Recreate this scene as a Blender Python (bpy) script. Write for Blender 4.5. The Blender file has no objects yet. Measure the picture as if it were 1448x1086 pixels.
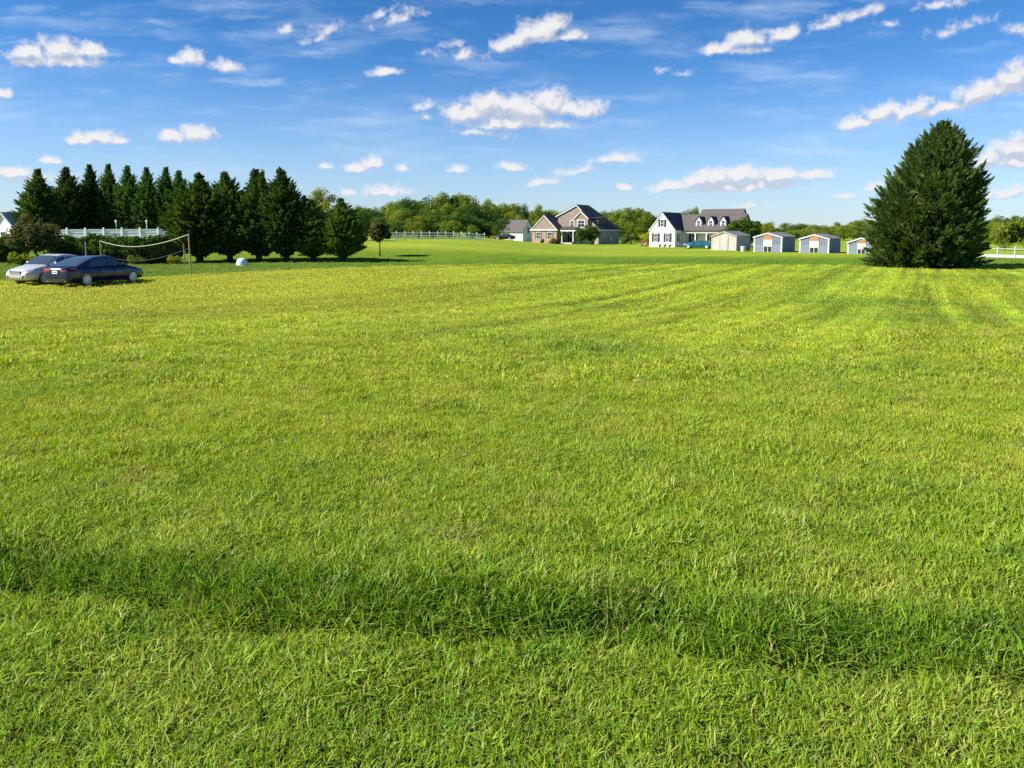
import bpy, bmesh, math, random
import numpy as np
from mathutils import Vector, Matrix

SC = bpy.context.scene
COL = SC.collection
R = math.radians

# ------------------------------------------------------------------ camera
F = 1086.0            # focal length in pixels of the 1448 x 1086 photograph
CAMZ = 2.6
PITCH = R(6.0)
HORIZON = 328.0
PY0 = HORIZON + F * math.tan(PITCH)      # principal row
cam_d = bpy.data.cameras.new('camera')
cam_d.sensor_width = 36.0
cam_d.lens = 36.0 * F / 1448.0
cam_d.shift_y = -(543.0 - PY0) / 1448.0
cam_d.clip_start = 0.1
cam_d.clip_end = 20000
cam = bpy.data.objects.new('camera', cam_d)
cam.location = (0, 0, CAMZ)
cam.rotation_euler = (R(90) - PITCH, 0, 0)
COL.objects.link(cam)
SC.camera = cam

# ------------------------------------------------------------------ light
EL = R(37.0)
AZ = R(-103.0)         # measured from +y towards +x
SUN = Vector((math.sin(AZ) * math.cos(EL), math.cos(AZ) * math.cos(EL), math.sin(EL)))
sun_d = bpy.data.lights.new('sun', 'SUN')
sun_d.energy = 5.0
sun_d.angle = R(0.53)
sun_d.color = (1.0, 0.93, 0.80)
sun = bpy.data.objects.new('sun', sun_d)
sun.rotation_euler = SUN.to_track_quat('Z', 'Y').to_euler()
sun.location = (-40, 10, 40)
COL.objects.link(sun)

SC.view_settings.view_transform = 'Standard'
SC.view_settings.look = 'None'
SC.view_settings.exposure = 0.98
SC.view_settings.gamma = 1.0
SC.render.engine = 'CYCLES'
cy = SC.cycles
cy.max_bounces = 5
cy.diffuse_bounces = 3
cy.glossy_bounces = 2
cy.transmission_bounces = 3
cy.transparent_max_bounces = 6
cy.use_adaptive_sampling = True
cy.adaptive_threshold = 0.010
cy.adaptive_min_samples = 24
cy.use_denoising = False

cy.time_limit = 900
cy.caustics_reflective = False
cy.caustics_refractive = False
cy.sample_clamp_indirect = 6


# ------------------------------------------------------------------ node helpers
class NT:
    def __init__(self, tree):
        self.t = tree
        self.k = 0

    def n(self, kind, ins=None, **props):
        nd = self.t.nodes.new(kind)
        for a, v in props.items():
            setattr(nd, a, v)
        for a, v in (ins or {}).items():
            self.put(nd.inputs[a], v)
        return nd

    def put(self, sock, v):
        if isinstance(v, bpy.types.NodeSocket):
            self.t.links.new(v, sock)
        elif v is not None:
            if hasattr(sock.default_value, '__len__') and not isinstance(v, (int, float)):
                v = tuple(v)
                if sock.type == 'RGBA' and len(v) == 3:
                    v = v + (1.0,)
            sock.default_value = v

    def m(self, op, a, b=None, c=None, clamp=False):
        nd = self.n('ShaderNodeMath', operation=op, use_clamp=clamp)
        self.put(nd.inputs[0], a)
        if b is not None:
            self.put(nd.inputs[1], b)
        if c is not None:
            self.put(nd.inputs[2], c)
        return nd.outputs[0]

    def v(self, op, a, b=None, out=0):
        nd = self.n('ShaderNodeVectorMath', operation=op)
        self.put(nd.inputs[0], a)
        if b is not None:
            if op == 'SCALE':
                self.put(nd.inputs['Scale'], b)
            else:
                self.put(nd.inputs[1], b)
        return nd.outputs['Value'] if op in ('LENGTH', 'DOT_PRODUCT') else nd.outputs[0]

    def mix(self, f, a, b, mode='MIX'):
        nd = self.n('ShaderNodeMix', data_type='RGBA', blend_type=mode)
        self.put(nd.inputs[0], f)
        self.put(nd.inputs[6], a)
        self.put(nd.inputs[7], b)
        return nd.outputs[2]

    def ramp(self, x, lo, hi, a=0.0, b=1.0, smooth=True):
        nd = self.n('ShaderNodeMapRange', interpolation_type='SMOOTHSTEP' if smooth else 'LINEAR')
        for i, q in enumerate((x, lo, hi, a, b)):
            self.put(nd.inputs[i], q)
        return nd.outputs[0]

    def noise(self, vec, scale, detail=2.0, rough=0.5, col=False):
        nd = self.n('ShaderNodeTexNoise', {'Vector': vec, 'Scale': scale, 'Detail': detail, 'Roughness': rough})
        return nd.outputs['Color'] if col else nd.outputs[0]

    def xyz(self, a, b, c=0.0):
        nd = self.n('ShaderNodeCombineXYZ')
        for i, q in enumerate((a, b, c)):
            self.put(nd.inputs[i], q)
        return nd.outputs[0]

    def sep(self, v):
        nd = self.n('ShaderNodeSeparateXYZ')
        self.put(nd.inputs[0], v)
        return nd.outputs


def pix_dir(px, py):
    a = (px - 724.0) / F
    b = (PY0 - py) / F
    return a, math.cos(PITCH) + b * math.sin(PITCH), -math.sin(PITCH) + b * math.cos(PITCH)


def uv(px, py):
    a, y, z = pix_dir(px, py)
    return a / y, z / y


def at(px, py, d):
    """point seen at a pixel, at distance d along y"""
    u, v = uv(px, py)
    return Vector((u * d, d, CAMZ + v * d))


# ------------------------------------------------------------------ world: sky with clouds
W = bpy.data.worlds.new('World')
SC.world = W
W.use_nodes = True
W.cycles.sampling_method = 'MANUAL'
W.cycles.sample_map_resolution = 512
wt = W.node_tree
wt.nodes.clear()
wn = NT(wt)
SKY_STRENGTH = 0.10
sky = wn.n('ShaderNodeTexSky', sky_type='NISHITA', sun_disc=False, sun_elevation=EL, sun_rotation=AZ % (2 * math.pi),
           altitude=0.0, air_density=1.0, dust_density=0.15, ozone_density=4.5)
hs = wn.n('ShaderNodeHueSaturation', {'Saturation': 1.12, 'Value': 1.0, 'Hue': 0.5, 'Color': sky.outputs[0]})
elev = wn.sep(wn.n('ShaderNodeTexCoord').outputs['Generated'])[2]
skycol = wn.mix(1.0, hs.outputs[0], wn.mix(wn.ramp(elev, 0.0, 0.30), (0.56, 0.66, 0.84), (0.255, 0.475, 0.655)), 'MULTIPLY')
skycol = wn.mix(wn.m('MULTIPLY', wn.ramp(elev, 0.22, 0.0), 0.38), skycol, tuple(q / SKY_STRENGTH for q in (0.285, 0.35, 0.415)))
gen = wn.n('ShaderNodeTexCoord').outputs['Generated']
gx, gy, gz_ = wn.sep(gen)[0:3]
ysafe = wn.m('MAXIMUM', gy, 0.05)
cu = wn.m('DIVIDE', gx, ysafe)
cv = wn.m('DIVIDE', gz_, ysafe)
p0 = wn.xyz(cu, cv)
mask = wn.m('MULTIPLY', wn.ramp(gy, 0.30, 0.5), wn.m('MULTIPLY', wn.ramp(cv, -0.01, 0.005), wn.ramp(cv, 0.75, 0.45)))

#        px   py   half width, half height, tilt deg, strength
CLOUDS = [
    (40, 72, 34, 20, 0, 1.0), (82, 66, 38, 24, 0, 1.0), (125, 72, 36, 18, 0, 1.0), (85, 86, 70, 13, 0, .9), (38, 88, 20, 10, 0, .8),
    (268, 80, 24, 15, 0, 1.0), (322, 90, 27, 14, 0, .95), (250, 84, 12, 7, 0, .7),
    (118, 194, 30, 15, 0, 1.0), (145, 192, 36, 15, 0, 1.0), (165, 197, 26, 9, 0, .8),
    (243, 192, 28, 14, 0, 1.0), (278, 187, 32, 16, 0, 1.0), (68, 223, 22, 8, 0, .8), (22, 243, 44, 13, 0, .9), (50, 250, 60, 14, 0, .5),
    (4, 128, 18, 12, 0, .9), (404, 42, 15, 9, 0, .6), (462, 44, 24, 14, 25, .45), (446, 55, 22, 8, 10, .5), (565, 25, 48, 12, 15, .5), (540, 14, 20, 10, 30, .4),
    (545, 101, 28, 11, 0, .85), (640, 60, 18, 9, 20, .4), (658, 77, 36, 12, -5, .55), (600, 73, 14, 7, 0, .35),
    (722, 58, 30, 17, 10, 1.0), (757, 44, 40, 25, 15, 1.05), (785, 32, 25, 20, 20, 1.0), (800, 50, 34, 10, 5, .8),
    (660, 156, 46, 24, 0, 1.05), (690, 145, 44, 24, 0, 1.1), (735, 152, 55, 30, 0, 1.1), (775, 140, 40, 26, 0, 1.1), (815, 152, 55, 18, 0, .95), (730, 172, 90, 16, 0, 1.0),
    (593, 148, 20, 11, 10, .6), (602, 164, 12, 8, 0, .5), (680, 186, 60, 7, -5, .55),
    (505, 234, 24, 13, 0, .95), (525, 228, 26, 14, 0, .95), (460, 234, 14, 8, 0, .7), (545, 270, 50, 12, 5, .7), (492, 270, 18, 8, 5, .6), (570, 236, 12, 7, 0, .6),
    (648, 238, 18, 9, 0, .75), (722, 236, 32, 10, 0, .8), (868, 224, 34, 12, 5, .8), (815, 240, 32, 9, 5, .6), (770, 256, 32, 10, 5, .75), (880, 265, 16, 7, 0, .6),
    (1015, 68, 30, 13, 5, .95), (1055, 54, 36, 20, 12, 1.0), (1105, 46, 34, 15, 15, .9), (1050, 72, 50, 8, 3, .7),
    (1170, 32, 34, 11, 20, .6), (1215, 18, 46, 12, 20, .55), (1258, 30, 16, 9, 0, .45), (1340, 4, 46, 11, 8, .6), (1350, 40, 44, 11, 18, .45), (1440, 40, 26, 14, 0, .5),
    (940, 98, 12, 7, 20, .35), (972, 102, 16, 6, 10, .35),
    (1212, 172, 38, 15, 12, 1.0), (1245, 158, 36, 21, 20, 1.05), (1290, 152, 36, 20, 25, 1.0), (1335, 150, 46, 14, 15, .8), (1385, 130, 50, 24, 22, 1.1), (1435, 108, 46, 30, 30, 1.15), (1470, 110, 40, 40, 0, 1.1),
    (1400, 222, 34, 18, 15, 1.0), (1435, 208, 44, 26, 10, 1.1), (1440, 228, 50, 14, 0, 1.0), (1425, 272, 46, 13, 12, .8), (1375, 280, 20, 8, 0, .6),
    (950, 262, 40, 13, 8, .95), (1000, 250, 48, 19, 8, 1.05), (1050, 246, 44, 19, 5, 1.05), (1105, 246, 52, 16, 3, .95), (1150, 246, 48, 12, 0, .8), (1040, 262, 110, 11, 2, .9),
    (1190, 277, 18, 6, 0, .65), (1235, 262, 18, 10, 20, .6), (1060, 290, 30, 8, 0, .45),
    (-60, 60, 40, 25, 0, 1), (-90, 200, 60, 20, 0, 1), (1560, 60, 60, 22, 10, 1), (1600, 200, 70, 24, 0, 1),
]
cg = bpy.data.node_groups.new('cloud_field', 'ShaderNodeTree')
cg.interface.new_socket('P', in_out='INPUT', socket_type='NodeSocketVector')
cg.interface.new_socket('F', in_out='OUTPUT', socket_type='NodeSocketFloat')
cn = NT(cg)
cin = cn.n('NodeGroupInput').outputs[0]
acc = None
cxy = cn.sep(cin)
for (px, py, hw, hh, tilt, s) in CLOUDS:
    u_, v_ = uv(px, py)
    pv = cin if acc is None else cn.xyz(cxy[0], cxy[1], acc)      # chained, so that the shader stack stays small
    mp = cn.n('ShaderNodeMapping', {'Vector': pv, 'Location': (u_, v_ - 0.22 * hh / F, 0), 'Rotation': (0, 0, R(tilt)), 'Scale': (hw * 1.02 / F, hh * 1.02 / F, 1e7)}, vector_type='TEXTURE')
    fl = cn.v('MAXIMUM', mp.outputs[0], cn.v('MULTIPLY', mp.outputs[0], (-1, -1.75, -1)))      # flatter below than above
    ln = cn.v('LENGTH', fl)
    f_ = cn.m('MULTIPLY_ADD', ln, -s, s)
    acc = f_ if acc is None else cn.m('SMOOTH_MAX', acc, f_, 0.12)
cn.t.links.new(acc, cn.n('NodeGroupOutput').inputs[0])


def cloud(p):
    g = wn.n('ShaderNodeGroup', node_tree=cg)
    wn.put(g.inputs[0], p)
    return g.outputs[0]


warp = wn.v('SCALE', wn.v('SUBTRACT', wn.noise(p0, 26.0, 3.0, 0.55, True), (0.5, 0.5, 0.5)), 0.020)
warp = wn.v('MULTIPLY', warp, (1, 0.7, 0))
pw = wn.v('ADD', p0, warp)
LOFF = (-0.0020, 0.0105, 0)
pl = wn.v('ADD', pw, LOFF)


def dens(p, det):
    nz = wn.noise(p, 58.0, det, 0.60)
    return wn.m('MULTIPLY_ADD', wn.m('SUBTRACT', nz, 0.5), 1.75, wn.m('SUBTRACT', cloud(p), 0.02))


D0 = dens(pw, 8.0)
D1 = dens(pl, 3.0)
alpha = wn.ramp(D0, -0.12, 0.66)
alpha = wn.m('MULTIPLY', alpha, 0.97)
lit = wn.ramp(wn.m('SUBTRACT', D0, D1), -0.20, 0.40)
# thin high cirrus
pc = wn.n('ShaderNodeMapping', {'Vector': pw, 'Rotation': (0, 0, R(10)), 'Scale': (3.2, 17.0, 1)}).outputs[0]
cir = wn.m('MULTIPLY', wn.ramp(wn.noise(pc, 1.6, 5.0, 0.6), 0.46, 0.80), wn.ramp(cv, 0.03, 0.12))
cir = wn.m('MULTIPLY', cir, 0.42)
pc2 = wn.n('ShaderNodeMapping', {'Vector': pw, 'Rotation': (0, 0, R(-14)), 'Scale': (5.0, 26.0, 1)}).outputs[0]
cir2 = wn.m('MULTIPLY', wn.ramp(wn.noise(pc2, 1.3, 4.0, 0.55), 0.55, 0.80), wn.m('MULTIPLY', wn.ramp(cv, 0.08, 0.13), wn.ramp(cu, 0.0, -0.2)))
cir = wn.m('MAXIMUM', cir, wn.m('MULTIPLY', cir2, 0.5))
CW = 1.0 / SKY_STRENGTH
cshade = tuple(c * CW for c in (0.29, 0.31, 0.365))
clit = tuple(c * CW for c in (0.455, 0.45, 0.455))
ccol = wn.mix(lit, cshade, clit)
c1 = wn.mix(cir, skycol, tuple(c * CW for c in (0.40, 0.46, 0.55)))
c2 = wn.mix(alpha, c1, ccol)
bgA = wn.n('ShaderNodeBackground', {'Color': skycol, 'Strength': SKY_STRENGTH})
bgB = wn.n('ShaderNodeBackground', {'Color': c2, 'Strength': SKY_STRENGTH})
mx = wn.n('ShaderNodeMixShader', {0: mask, 1: bgA.outputs[0], 2: bgB.outputs[0]})
wo = wn.n('ShaderNodeOutputWorld')
wt.links.new(mx.outputs[0], wo.inputs[0])


# ------------------------------------------------------------------ materials
MATS = {}


def new_mat(name):
    m = bpy.data.materials.new(name)
    m.use_nodes = True
    m.node_tree.nodes.clear()
    MATS[name] = m
    return m, NT(m.node_tree)


def finish(nt, shader):
    o = nt.n('ShaderNodeOutputMaterial')
    nt.t.links.new(shader, o.inputs[0])


def plain(name, col, rough=0.6, metal=0.0, var=0.12, scale=3.0, coat=0.0, bump=0.0):
    m, nt = new_mat(name)
    tc = nt.n('ShaderNodeTexCoord').outputs['Object']
    nz = nt.noise(tc, scale, 4.0, 0.6)
    c = nt.mix(nt.m('MULTIPLY', nt.m('SUBTRACT', nz, 0.5), 2.0), col, tuple(min(1, q * (1 + var * 2)) for q in col))
    c = nt.mix(nt.ramp(nz, 0.5, 0.25), c, tuple(q * (1 - var) for q in col))
    b = nt.n('ShaderNodeBsdfPrincipled', {'Base Color': c, 'Roughness': rough, 'Metallic': metal, 'Coat Weight': coat, 'Coat Roughness': 0.05})
    if bump:
        bp = nt.n('ShaderNodeBump', {'Height': nt.noise(tc, scale * 12, 3), 'Strength': bump, 'Distance': 0.02})
        nt.t.links.new(bp.outputs[0], b.inputs['Normal'])
    finish(nt, b.outputs[0])
    return m


def lined(name, col, period, axis='z', depth=0.25, rough=0.6, var=0.1):
    """boards, shingle rows or grooves every `period` metres"""
    m, nt = new_mat(name)
    tc = nt.n('ShaderNodeTexCoord').outputs['Object']
    s = nt.sep(tc)
    if axis == 'z':
        q = s[2]
    elif axis == 'xy':
        q = nt.m('ADD', s[0], s[1])
    fr = nt.m('FRACT', nt.m('DIVIDE', q, period))
    line = nt.ramp(fr, 0.0, 0.18)
    nz = nt.noise(nt.v('MULTIPLY', tc, (1, 1, 3)), 1.5, 5.0, 0.6)
    row = nt.n('ShaderNodeTexWhiteNoise', {'W': nt.m('FLOOR', nt.m('DIVIDE', q, period))}, noise_dimensions='1D').outputs[0]
    k = nt.m('ADD', nt.m('MULTIPLY', nt.m('SUBTRACT', nz, 0.5), var * 3), nt.m('MULTIPLY', nt.m('SUBTRACT', row, 0.5), var))
    c = nt.v('SCALE', nt.xyz(*col), nt.m('ADD', k, 1.0))
    b = nt.n('ShaderNodeBsdfPrincipled', {'Base Color': c, 'Roughness': rough})
    bp = nt.n('ShaderNodeBump', {'Height': line, 'Strength': depth, 'Distance': 0.03})
    nt.t.links.new(bp.outputs[0], b.inputs['Normal'])
    finish(nt, b.outputs[0])
    return m


def brickmat(name, a, b_, mortar):
    m, nt = new_mat(name)
    tc = nt.n('ShaderNodeTexCoord').outputs['Object']
    s = nt.sep(tc)
    vec = nt.xyz(nt.m('ADD', s[0], s[1]), s[2])
    bk = nt.n('ShaderNodeTexBrick', {'Vector': vec, 'Color1': a, 'Color2': b_, 'Mortar': mortar, 'Scale': 1.0, 'Mortar Size': 0.008,
                                     'Brick Width': 0.22, 'Row Height': 0.075, 'Bias': 0.0})
    nz = nt.noise(tc, 0.9, 4, 0.6)
    c = nt.v('SCALE', bk.outputs[0], nt.ramp(nz, 0.2, 0.8, 0.8, 1.2, False))
    bs = nt.n('ShaderNodeBsdfPrincipled', {'Base Color': c, 'Roughness': 0.85})
    finish(nt, bs.outputs[0])
    return m


def glassmat(name, col=(0.02, 0.025, 0.03), rough=0.05):
    m, nt = new_mat(name)
    tc = nt.n('ShaderNodeTexCoord').outputs['Object']
    c = nt.mix(nt.noise(tc, 1.3, 3), col, tuple(q * 1.8 for q in col))
    b = nt.n('ShaderNodeBsdfPrincipled', {'Base Color': c, 'Roughness': rough, 'Specular IOR Level': 0.8})
    finish(nt, b.outputs[0])
    return m


def leafmat(name, dark, light, trans=0.35, scale=0.6, objvar=0.3, gloss=0.0):
    """foliage; tone varies from tree to tree and from clump to clump"""
    m, nt = new_mat(name)
    pos = nt.n('ShaderNodeNewGeometry').outputs['Position']
    oi = nt.n('ShaderNodeObjectInfo')
    lf = nt.n('ShaderNodeAttribute', attribute_name='lv').outputs['Fac']
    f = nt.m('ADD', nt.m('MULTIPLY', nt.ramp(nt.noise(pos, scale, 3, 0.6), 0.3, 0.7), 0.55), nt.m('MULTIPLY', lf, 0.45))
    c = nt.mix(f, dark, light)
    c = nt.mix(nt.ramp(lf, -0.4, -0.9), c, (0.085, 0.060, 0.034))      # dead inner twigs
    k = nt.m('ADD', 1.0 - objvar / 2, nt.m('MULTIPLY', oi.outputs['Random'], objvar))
    c = nt.v('SCALE', c, k)
    d = nt.n('ShaderNodeBsdfDiffuse', {'Color': c})
    tcol = nt.mix(1.0, c, (1.25, 1.15, 0.45), 'MULTIPLY')
    t = nt.n('ShaderNodeBsdfTranslucent', {'Color': tcol})
    mxs = nt.n('ShaderNodeMixShader', {0: trans, 1: d.outputs[0], 2: t.outputs[0]})
    out = mxs.outputs[0]
    if gloss:
        g = nt.n('ShaderNodeBsdfGlossy', {'Color': (1, 1, 1, 1), 'Roughness': 0.45})
        out = nt.n('ShaderNodeMixShader', {0: gloss, 1: out, 2: g.outputs[0]}).outputs[0]
    finish(nt, out)
    return m


# lawn colour, shared by the soil sheet far off and by every blade (world position)
STRIPE = R(28.0)
lg = bpy.data.node_groups.new('lawn_colour', 'ShaderNodeTree')
lg.interface.new_socket('Color', in_out='OUTPUT', socket_type='NodeSocketColor')
ln_ = NT(lg)
lpos = ln_.n('ShaderNodeNewGeometry').outputs['Position']
lx, ly, lz = ln_.sep(lpos)[0:3]
flat = ln_.xyz(lx, ly, 0.0)
s_c = ln_.m('SUBTRACT', ln_.m('MULTIPLY', lx, math.cos(STRIPE)), ln_.m('MULTIPLY', ly, math.sin(STRIPE)))
t_c = ln_.m('ADD', ln_.m('MULTIPLY', lx, math.sin(STRIPE)), ln_.m('MULTIPLY', ly, math.cos(STRIPE)))
LIME = (0.300, 0.365, 0.024)
YEL = (0.450, 0.430, 0.060)
DEEP = (0.115, 0.230, 0.024)
BLUEG = (0.105, 0.200, 0.024)
big = ln_.noise(flat, 0.11, 3, 0.6)
mid = ln_.noise(flat, 0.8, 4, 0.65)
c = ln_.mix(ln_.ramp(mid, 0.45, 0.80), LIME, YEL)
c = ln_.mix(ln_.m('MULTIPLY', ln_.ramp(big, 0.46, 0.70), 0.7), c, DEEP)
c = ln_.mix(ln_.m('MULTIPLY', ln_.ramp(ln_.noise(flat, 2.3, 3, 0.6), 0.55, 0.72), 0.55), c, DEEP)
c = ln_.mix(ln_.m('MULTIPLY', ln_.ramp(ln_.noise(flat, 1.5, 4, 0.6), 0.56, 0.72), 0.55), c, (0.40, 0.33, 0.09))
# mower passes
sv = ln_.xyz(ln_.m('MULTIPLY', s_c, 0.62), ln_.m('MULTIPLY', t_c, 0.012), 0.0)
st = ln_.noise(sv, 1.0, 2.0, 0.7)
sv2 = ln_.xyz(ln_.m('MULTIPLY', s_c, 1.5), ln_.m('MULTIPLY', t_c, 0.05), 7.0)
st2 = ln_.noise(sv2, 1.0, 3.0, 0.7)
stf = ln_.m('MULTIPLY', ln_.ramp(ly, 6.0, 22.0), 1.0)
amp = ln_.m('ADD', ln_.m('MULTIPLY', ln_.m('SUBTRACT', st, 0.5), 2.0), ln_.m('MULTIPLY', ln_.m('SUBTRACT', st2, 0.5), 1.7))
c = ln_.v('SCALE', c, ln_.m('ADD', 1.0, ln_.m('MULTIPLY', amp, stf)))
# yellower part on the left middle distance, darker green strip past the boundary line, pale far meadow
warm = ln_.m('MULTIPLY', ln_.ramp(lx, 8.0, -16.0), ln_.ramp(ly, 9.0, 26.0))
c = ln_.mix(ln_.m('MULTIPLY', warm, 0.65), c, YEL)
yb = ln_.m('MINIMUM', ln_.m('MULTIPLY_ADD', lx, 1.144, 67.3), ln_.m('MULTIPLY_ADD', lx, -0.10, 63.5))
yb = ln_.m('MAXIMUM', yb, 41.0)
dy = ln_.m('SUBTRACT', ly, ln_.m('ADD', yb, ln_.m('MULTIPLY', ln_.m('SUBTRACT', mid, 0.5), 3.0)))
zoneb = ln_.m('MULTIPLY', ln_.ramp(dy, -0.6, 0.9), ln_.ramp(ly, 92.0, 74.0))
c = ln_.mix(ln_.m('MULTIPLY', zoneb, 0.85), c, BLUEG)
far = ln_.ramp(ly, 74.0, 92.0)
farc = ln_.mix(ln_.ramp(ln_.noise(ln_.xyz(ln_.m('MULTIPLY', lx, 0.05), ln_.m('MULTIPLY', ly, 0.25)), 1.0, 3), 0.35, 0.65), (0.20, 0.31, 0.032), (0.33, 0.40, 0.05))
c = ln_.mix(far, c, farc)
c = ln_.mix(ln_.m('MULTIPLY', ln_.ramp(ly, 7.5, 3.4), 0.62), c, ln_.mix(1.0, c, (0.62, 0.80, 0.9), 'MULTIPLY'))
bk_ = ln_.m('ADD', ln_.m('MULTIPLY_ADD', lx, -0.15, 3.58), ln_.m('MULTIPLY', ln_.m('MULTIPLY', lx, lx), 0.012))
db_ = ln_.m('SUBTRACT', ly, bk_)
fringe_shade = ln_.m('MULTIPLY', ln_.ramp(db_, -0.12, 0.02), ln_.ramp(db_, 0.40, 0.12))  # fringe in deeper green, with the shade of its face worked into the colour
c = ln_.mix(ln_.m('MULTIPLY', fringe_shade, ln_.ramp(mid, 0.30, 0.62, 0.35, 0.95)), c, ln_.mix(1.0, c, (0.54, 0.72, 0.50), 'MULTIPLY'))
lo = ln_.n('NodeGroupOutput')
lg.links.new(c, lo.inputs[0])

# blade material
gm, gn = new_mat('grass_blade')
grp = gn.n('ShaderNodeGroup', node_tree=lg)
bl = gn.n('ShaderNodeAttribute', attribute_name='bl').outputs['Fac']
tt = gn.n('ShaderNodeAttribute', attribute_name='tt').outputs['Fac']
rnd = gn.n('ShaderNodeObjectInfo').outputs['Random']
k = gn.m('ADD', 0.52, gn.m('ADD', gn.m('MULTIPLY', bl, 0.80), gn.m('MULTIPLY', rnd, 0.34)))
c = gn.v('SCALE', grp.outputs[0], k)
fr = gn.m('FRACT', gn.m('MULTIPLY', bl, 7.31))
c = gn.mix(gn.ramp(fr, 0.70, 0.95), c, gn.mix(1.0, c, (0.62, 0.9, 0.9), 'MULTIPLY'))
c = gn.mix(gn.ramp(gn.m('FRACT', gn.m('MULTIPLY', bl, 23.7)), 0.955, 0.965), c, (0.42, 0.36, 0.14))
nn = gn.v('NORMALIZE', gn.v('ADD', gn.v('SCALE', gn.n('ShaderNodeNewGeometry').outputs['Normal'], 0.65), (0, 0, 0.35)))
d = gn.n('ShaderNodeBsdfDiffuse', {'Color': c, 'Normal': nn})
tr = gn.n('ShaderNodeBsdfTranslucent', {'Color': gn.mix(1.0, c, (1.3, 1.3, 0.6), 'MULTIPLY')})
gl = gn.n('ShaderNodeBsdfGlossy', {'Color': (1, 1, 1, 1), 'Roughness': 0.5})
s1 = gn.n('ShaderNodeMixShader', {0: 0.36, 1: d.outputs[0], 2: tr.outputs[0]})
s2 = gn.n('ShaderNodeMixShader', {0: 0.018, 1: s1.outputs[0], 2: gl.outputs[0]})
finish(gn, s2.outputs[0])

# ground sheet material: thatch and soil close by, lawn further off
gd, gn = new_mat('lawn_ground')
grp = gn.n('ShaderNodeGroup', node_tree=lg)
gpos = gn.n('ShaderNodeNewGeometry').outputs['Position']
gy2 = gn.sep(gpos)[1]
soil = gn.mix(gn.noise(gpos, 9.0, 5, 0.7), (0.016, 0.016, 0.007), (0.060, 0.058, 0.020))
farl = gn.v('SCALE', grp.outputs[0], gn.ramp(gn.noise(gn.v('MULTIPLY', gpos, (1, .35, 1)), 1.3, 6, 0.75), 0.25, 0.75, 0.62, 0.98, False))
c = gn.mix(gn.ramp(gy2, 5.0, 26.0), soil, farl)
b = gn.n('ShaderNodeBsdfDiffuse', {'Color': c})
bp = gn.n('ShaderNodeBump', {'Height': gn.noise(gpos, 5.0, 5, 0.7), 'Strength': 0.5, 'Distance': 0.06})
gn.t.links.new(bp.outputs[0], b.inputs['Normal'])
finish(gn, b.outputs[0])


# ------------------------------------------------------------------ object helpers
def tag(o, label=None, cat=None, group=None, kind=None):
    if label:
        o['label'] = label
    if cat:
        o['category'] = cat
    if group:
        o['group'] = group
    if kind:
        o['kind'] = kind
    return o


def thing(name, label, cat, loc=(0, 0, 0), rz=0.0, group=None, scale=None):
    o = bpy.data.objects.new(name, None)
    o.empty_display_size = 0.3
    COL.objects.link(o)
    o.location = loc
    o.rotation_euler = (0, 0, rz)
    if scale is not None:
        o.scale = scale if hasattr(scale, '__len__') else (scale,) * 3
    return tag(o, label, cat, group)


def link_mesh(name, me, mat, parent=None):
    o = bpy.data.objects.new(name, me)
    COL.objects.link(o)
    if mat is not None:
        mt_ = MATS[mat] if isinstance(mat, str) else mat
        if not me.materials:
            me.materials.append(mt_)
        elif me.materials[0] != mt_:         # shared mesh, own material
            o.material_slots[0].link = 'OBJECT'
            o.material_slots[0].material = mt_
    if parent is not None:
        o.parent = parent
    return o


def np_mesh(name, verts, quads=None, tris=None, attrs=None, smooth=False):
    me = bpy.data.meshes.new(name)
    verts = np.ascontiguousarray(verts, dtype=np.float32)
    me.vertices.add(len(verts))
    me.vertices.foreach_set('co', verts.ravel())
    loops, starts, pos = [], [], 0
    for arr, n in ((quads, 4), (tris, 3)):
        if arr is None or len(arr) == 0:
            continue
        arr = np.asarray(arr, dtype=np.int32)
        loops.append(arr.ravel())
        starts.append(pos + np.arange(len(arr), dtype=np.int32) * n)
        pos += arr.size
    loops = np.concatenate(loops)
    starts = np.concatenate(starts)
    me.loops.add(len(loops))
    me.loops.foreach_set('vertex_index', loops)
    me.polygons.add(len(starts))
    me.polygons.foreach_set('loop_start', starts)
    if smooth:
        me.polygons.foreach_set('use_smooth', np.ones(len(starts), dtype=bool))
    for an, (dom, val) in (attrs or {}).items():
        a = me.attributes.new(an, 'FLOAT', dom)
        a.data.foreach_set('value', np.ascontiguousarray(val, dtype=np.float32))
    me.update(calc_edges=True)
    return me


def copy_tree(o, parent=None):
    c_ = o.copy()
    COL.objects.link(c_)
    if parent is not None:
        c_.parent = parent
    for ch in list(o.children):
        copy_tree(ch, c_)
    return c_


def hsh(i):
    return random.Random(i)


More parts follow.
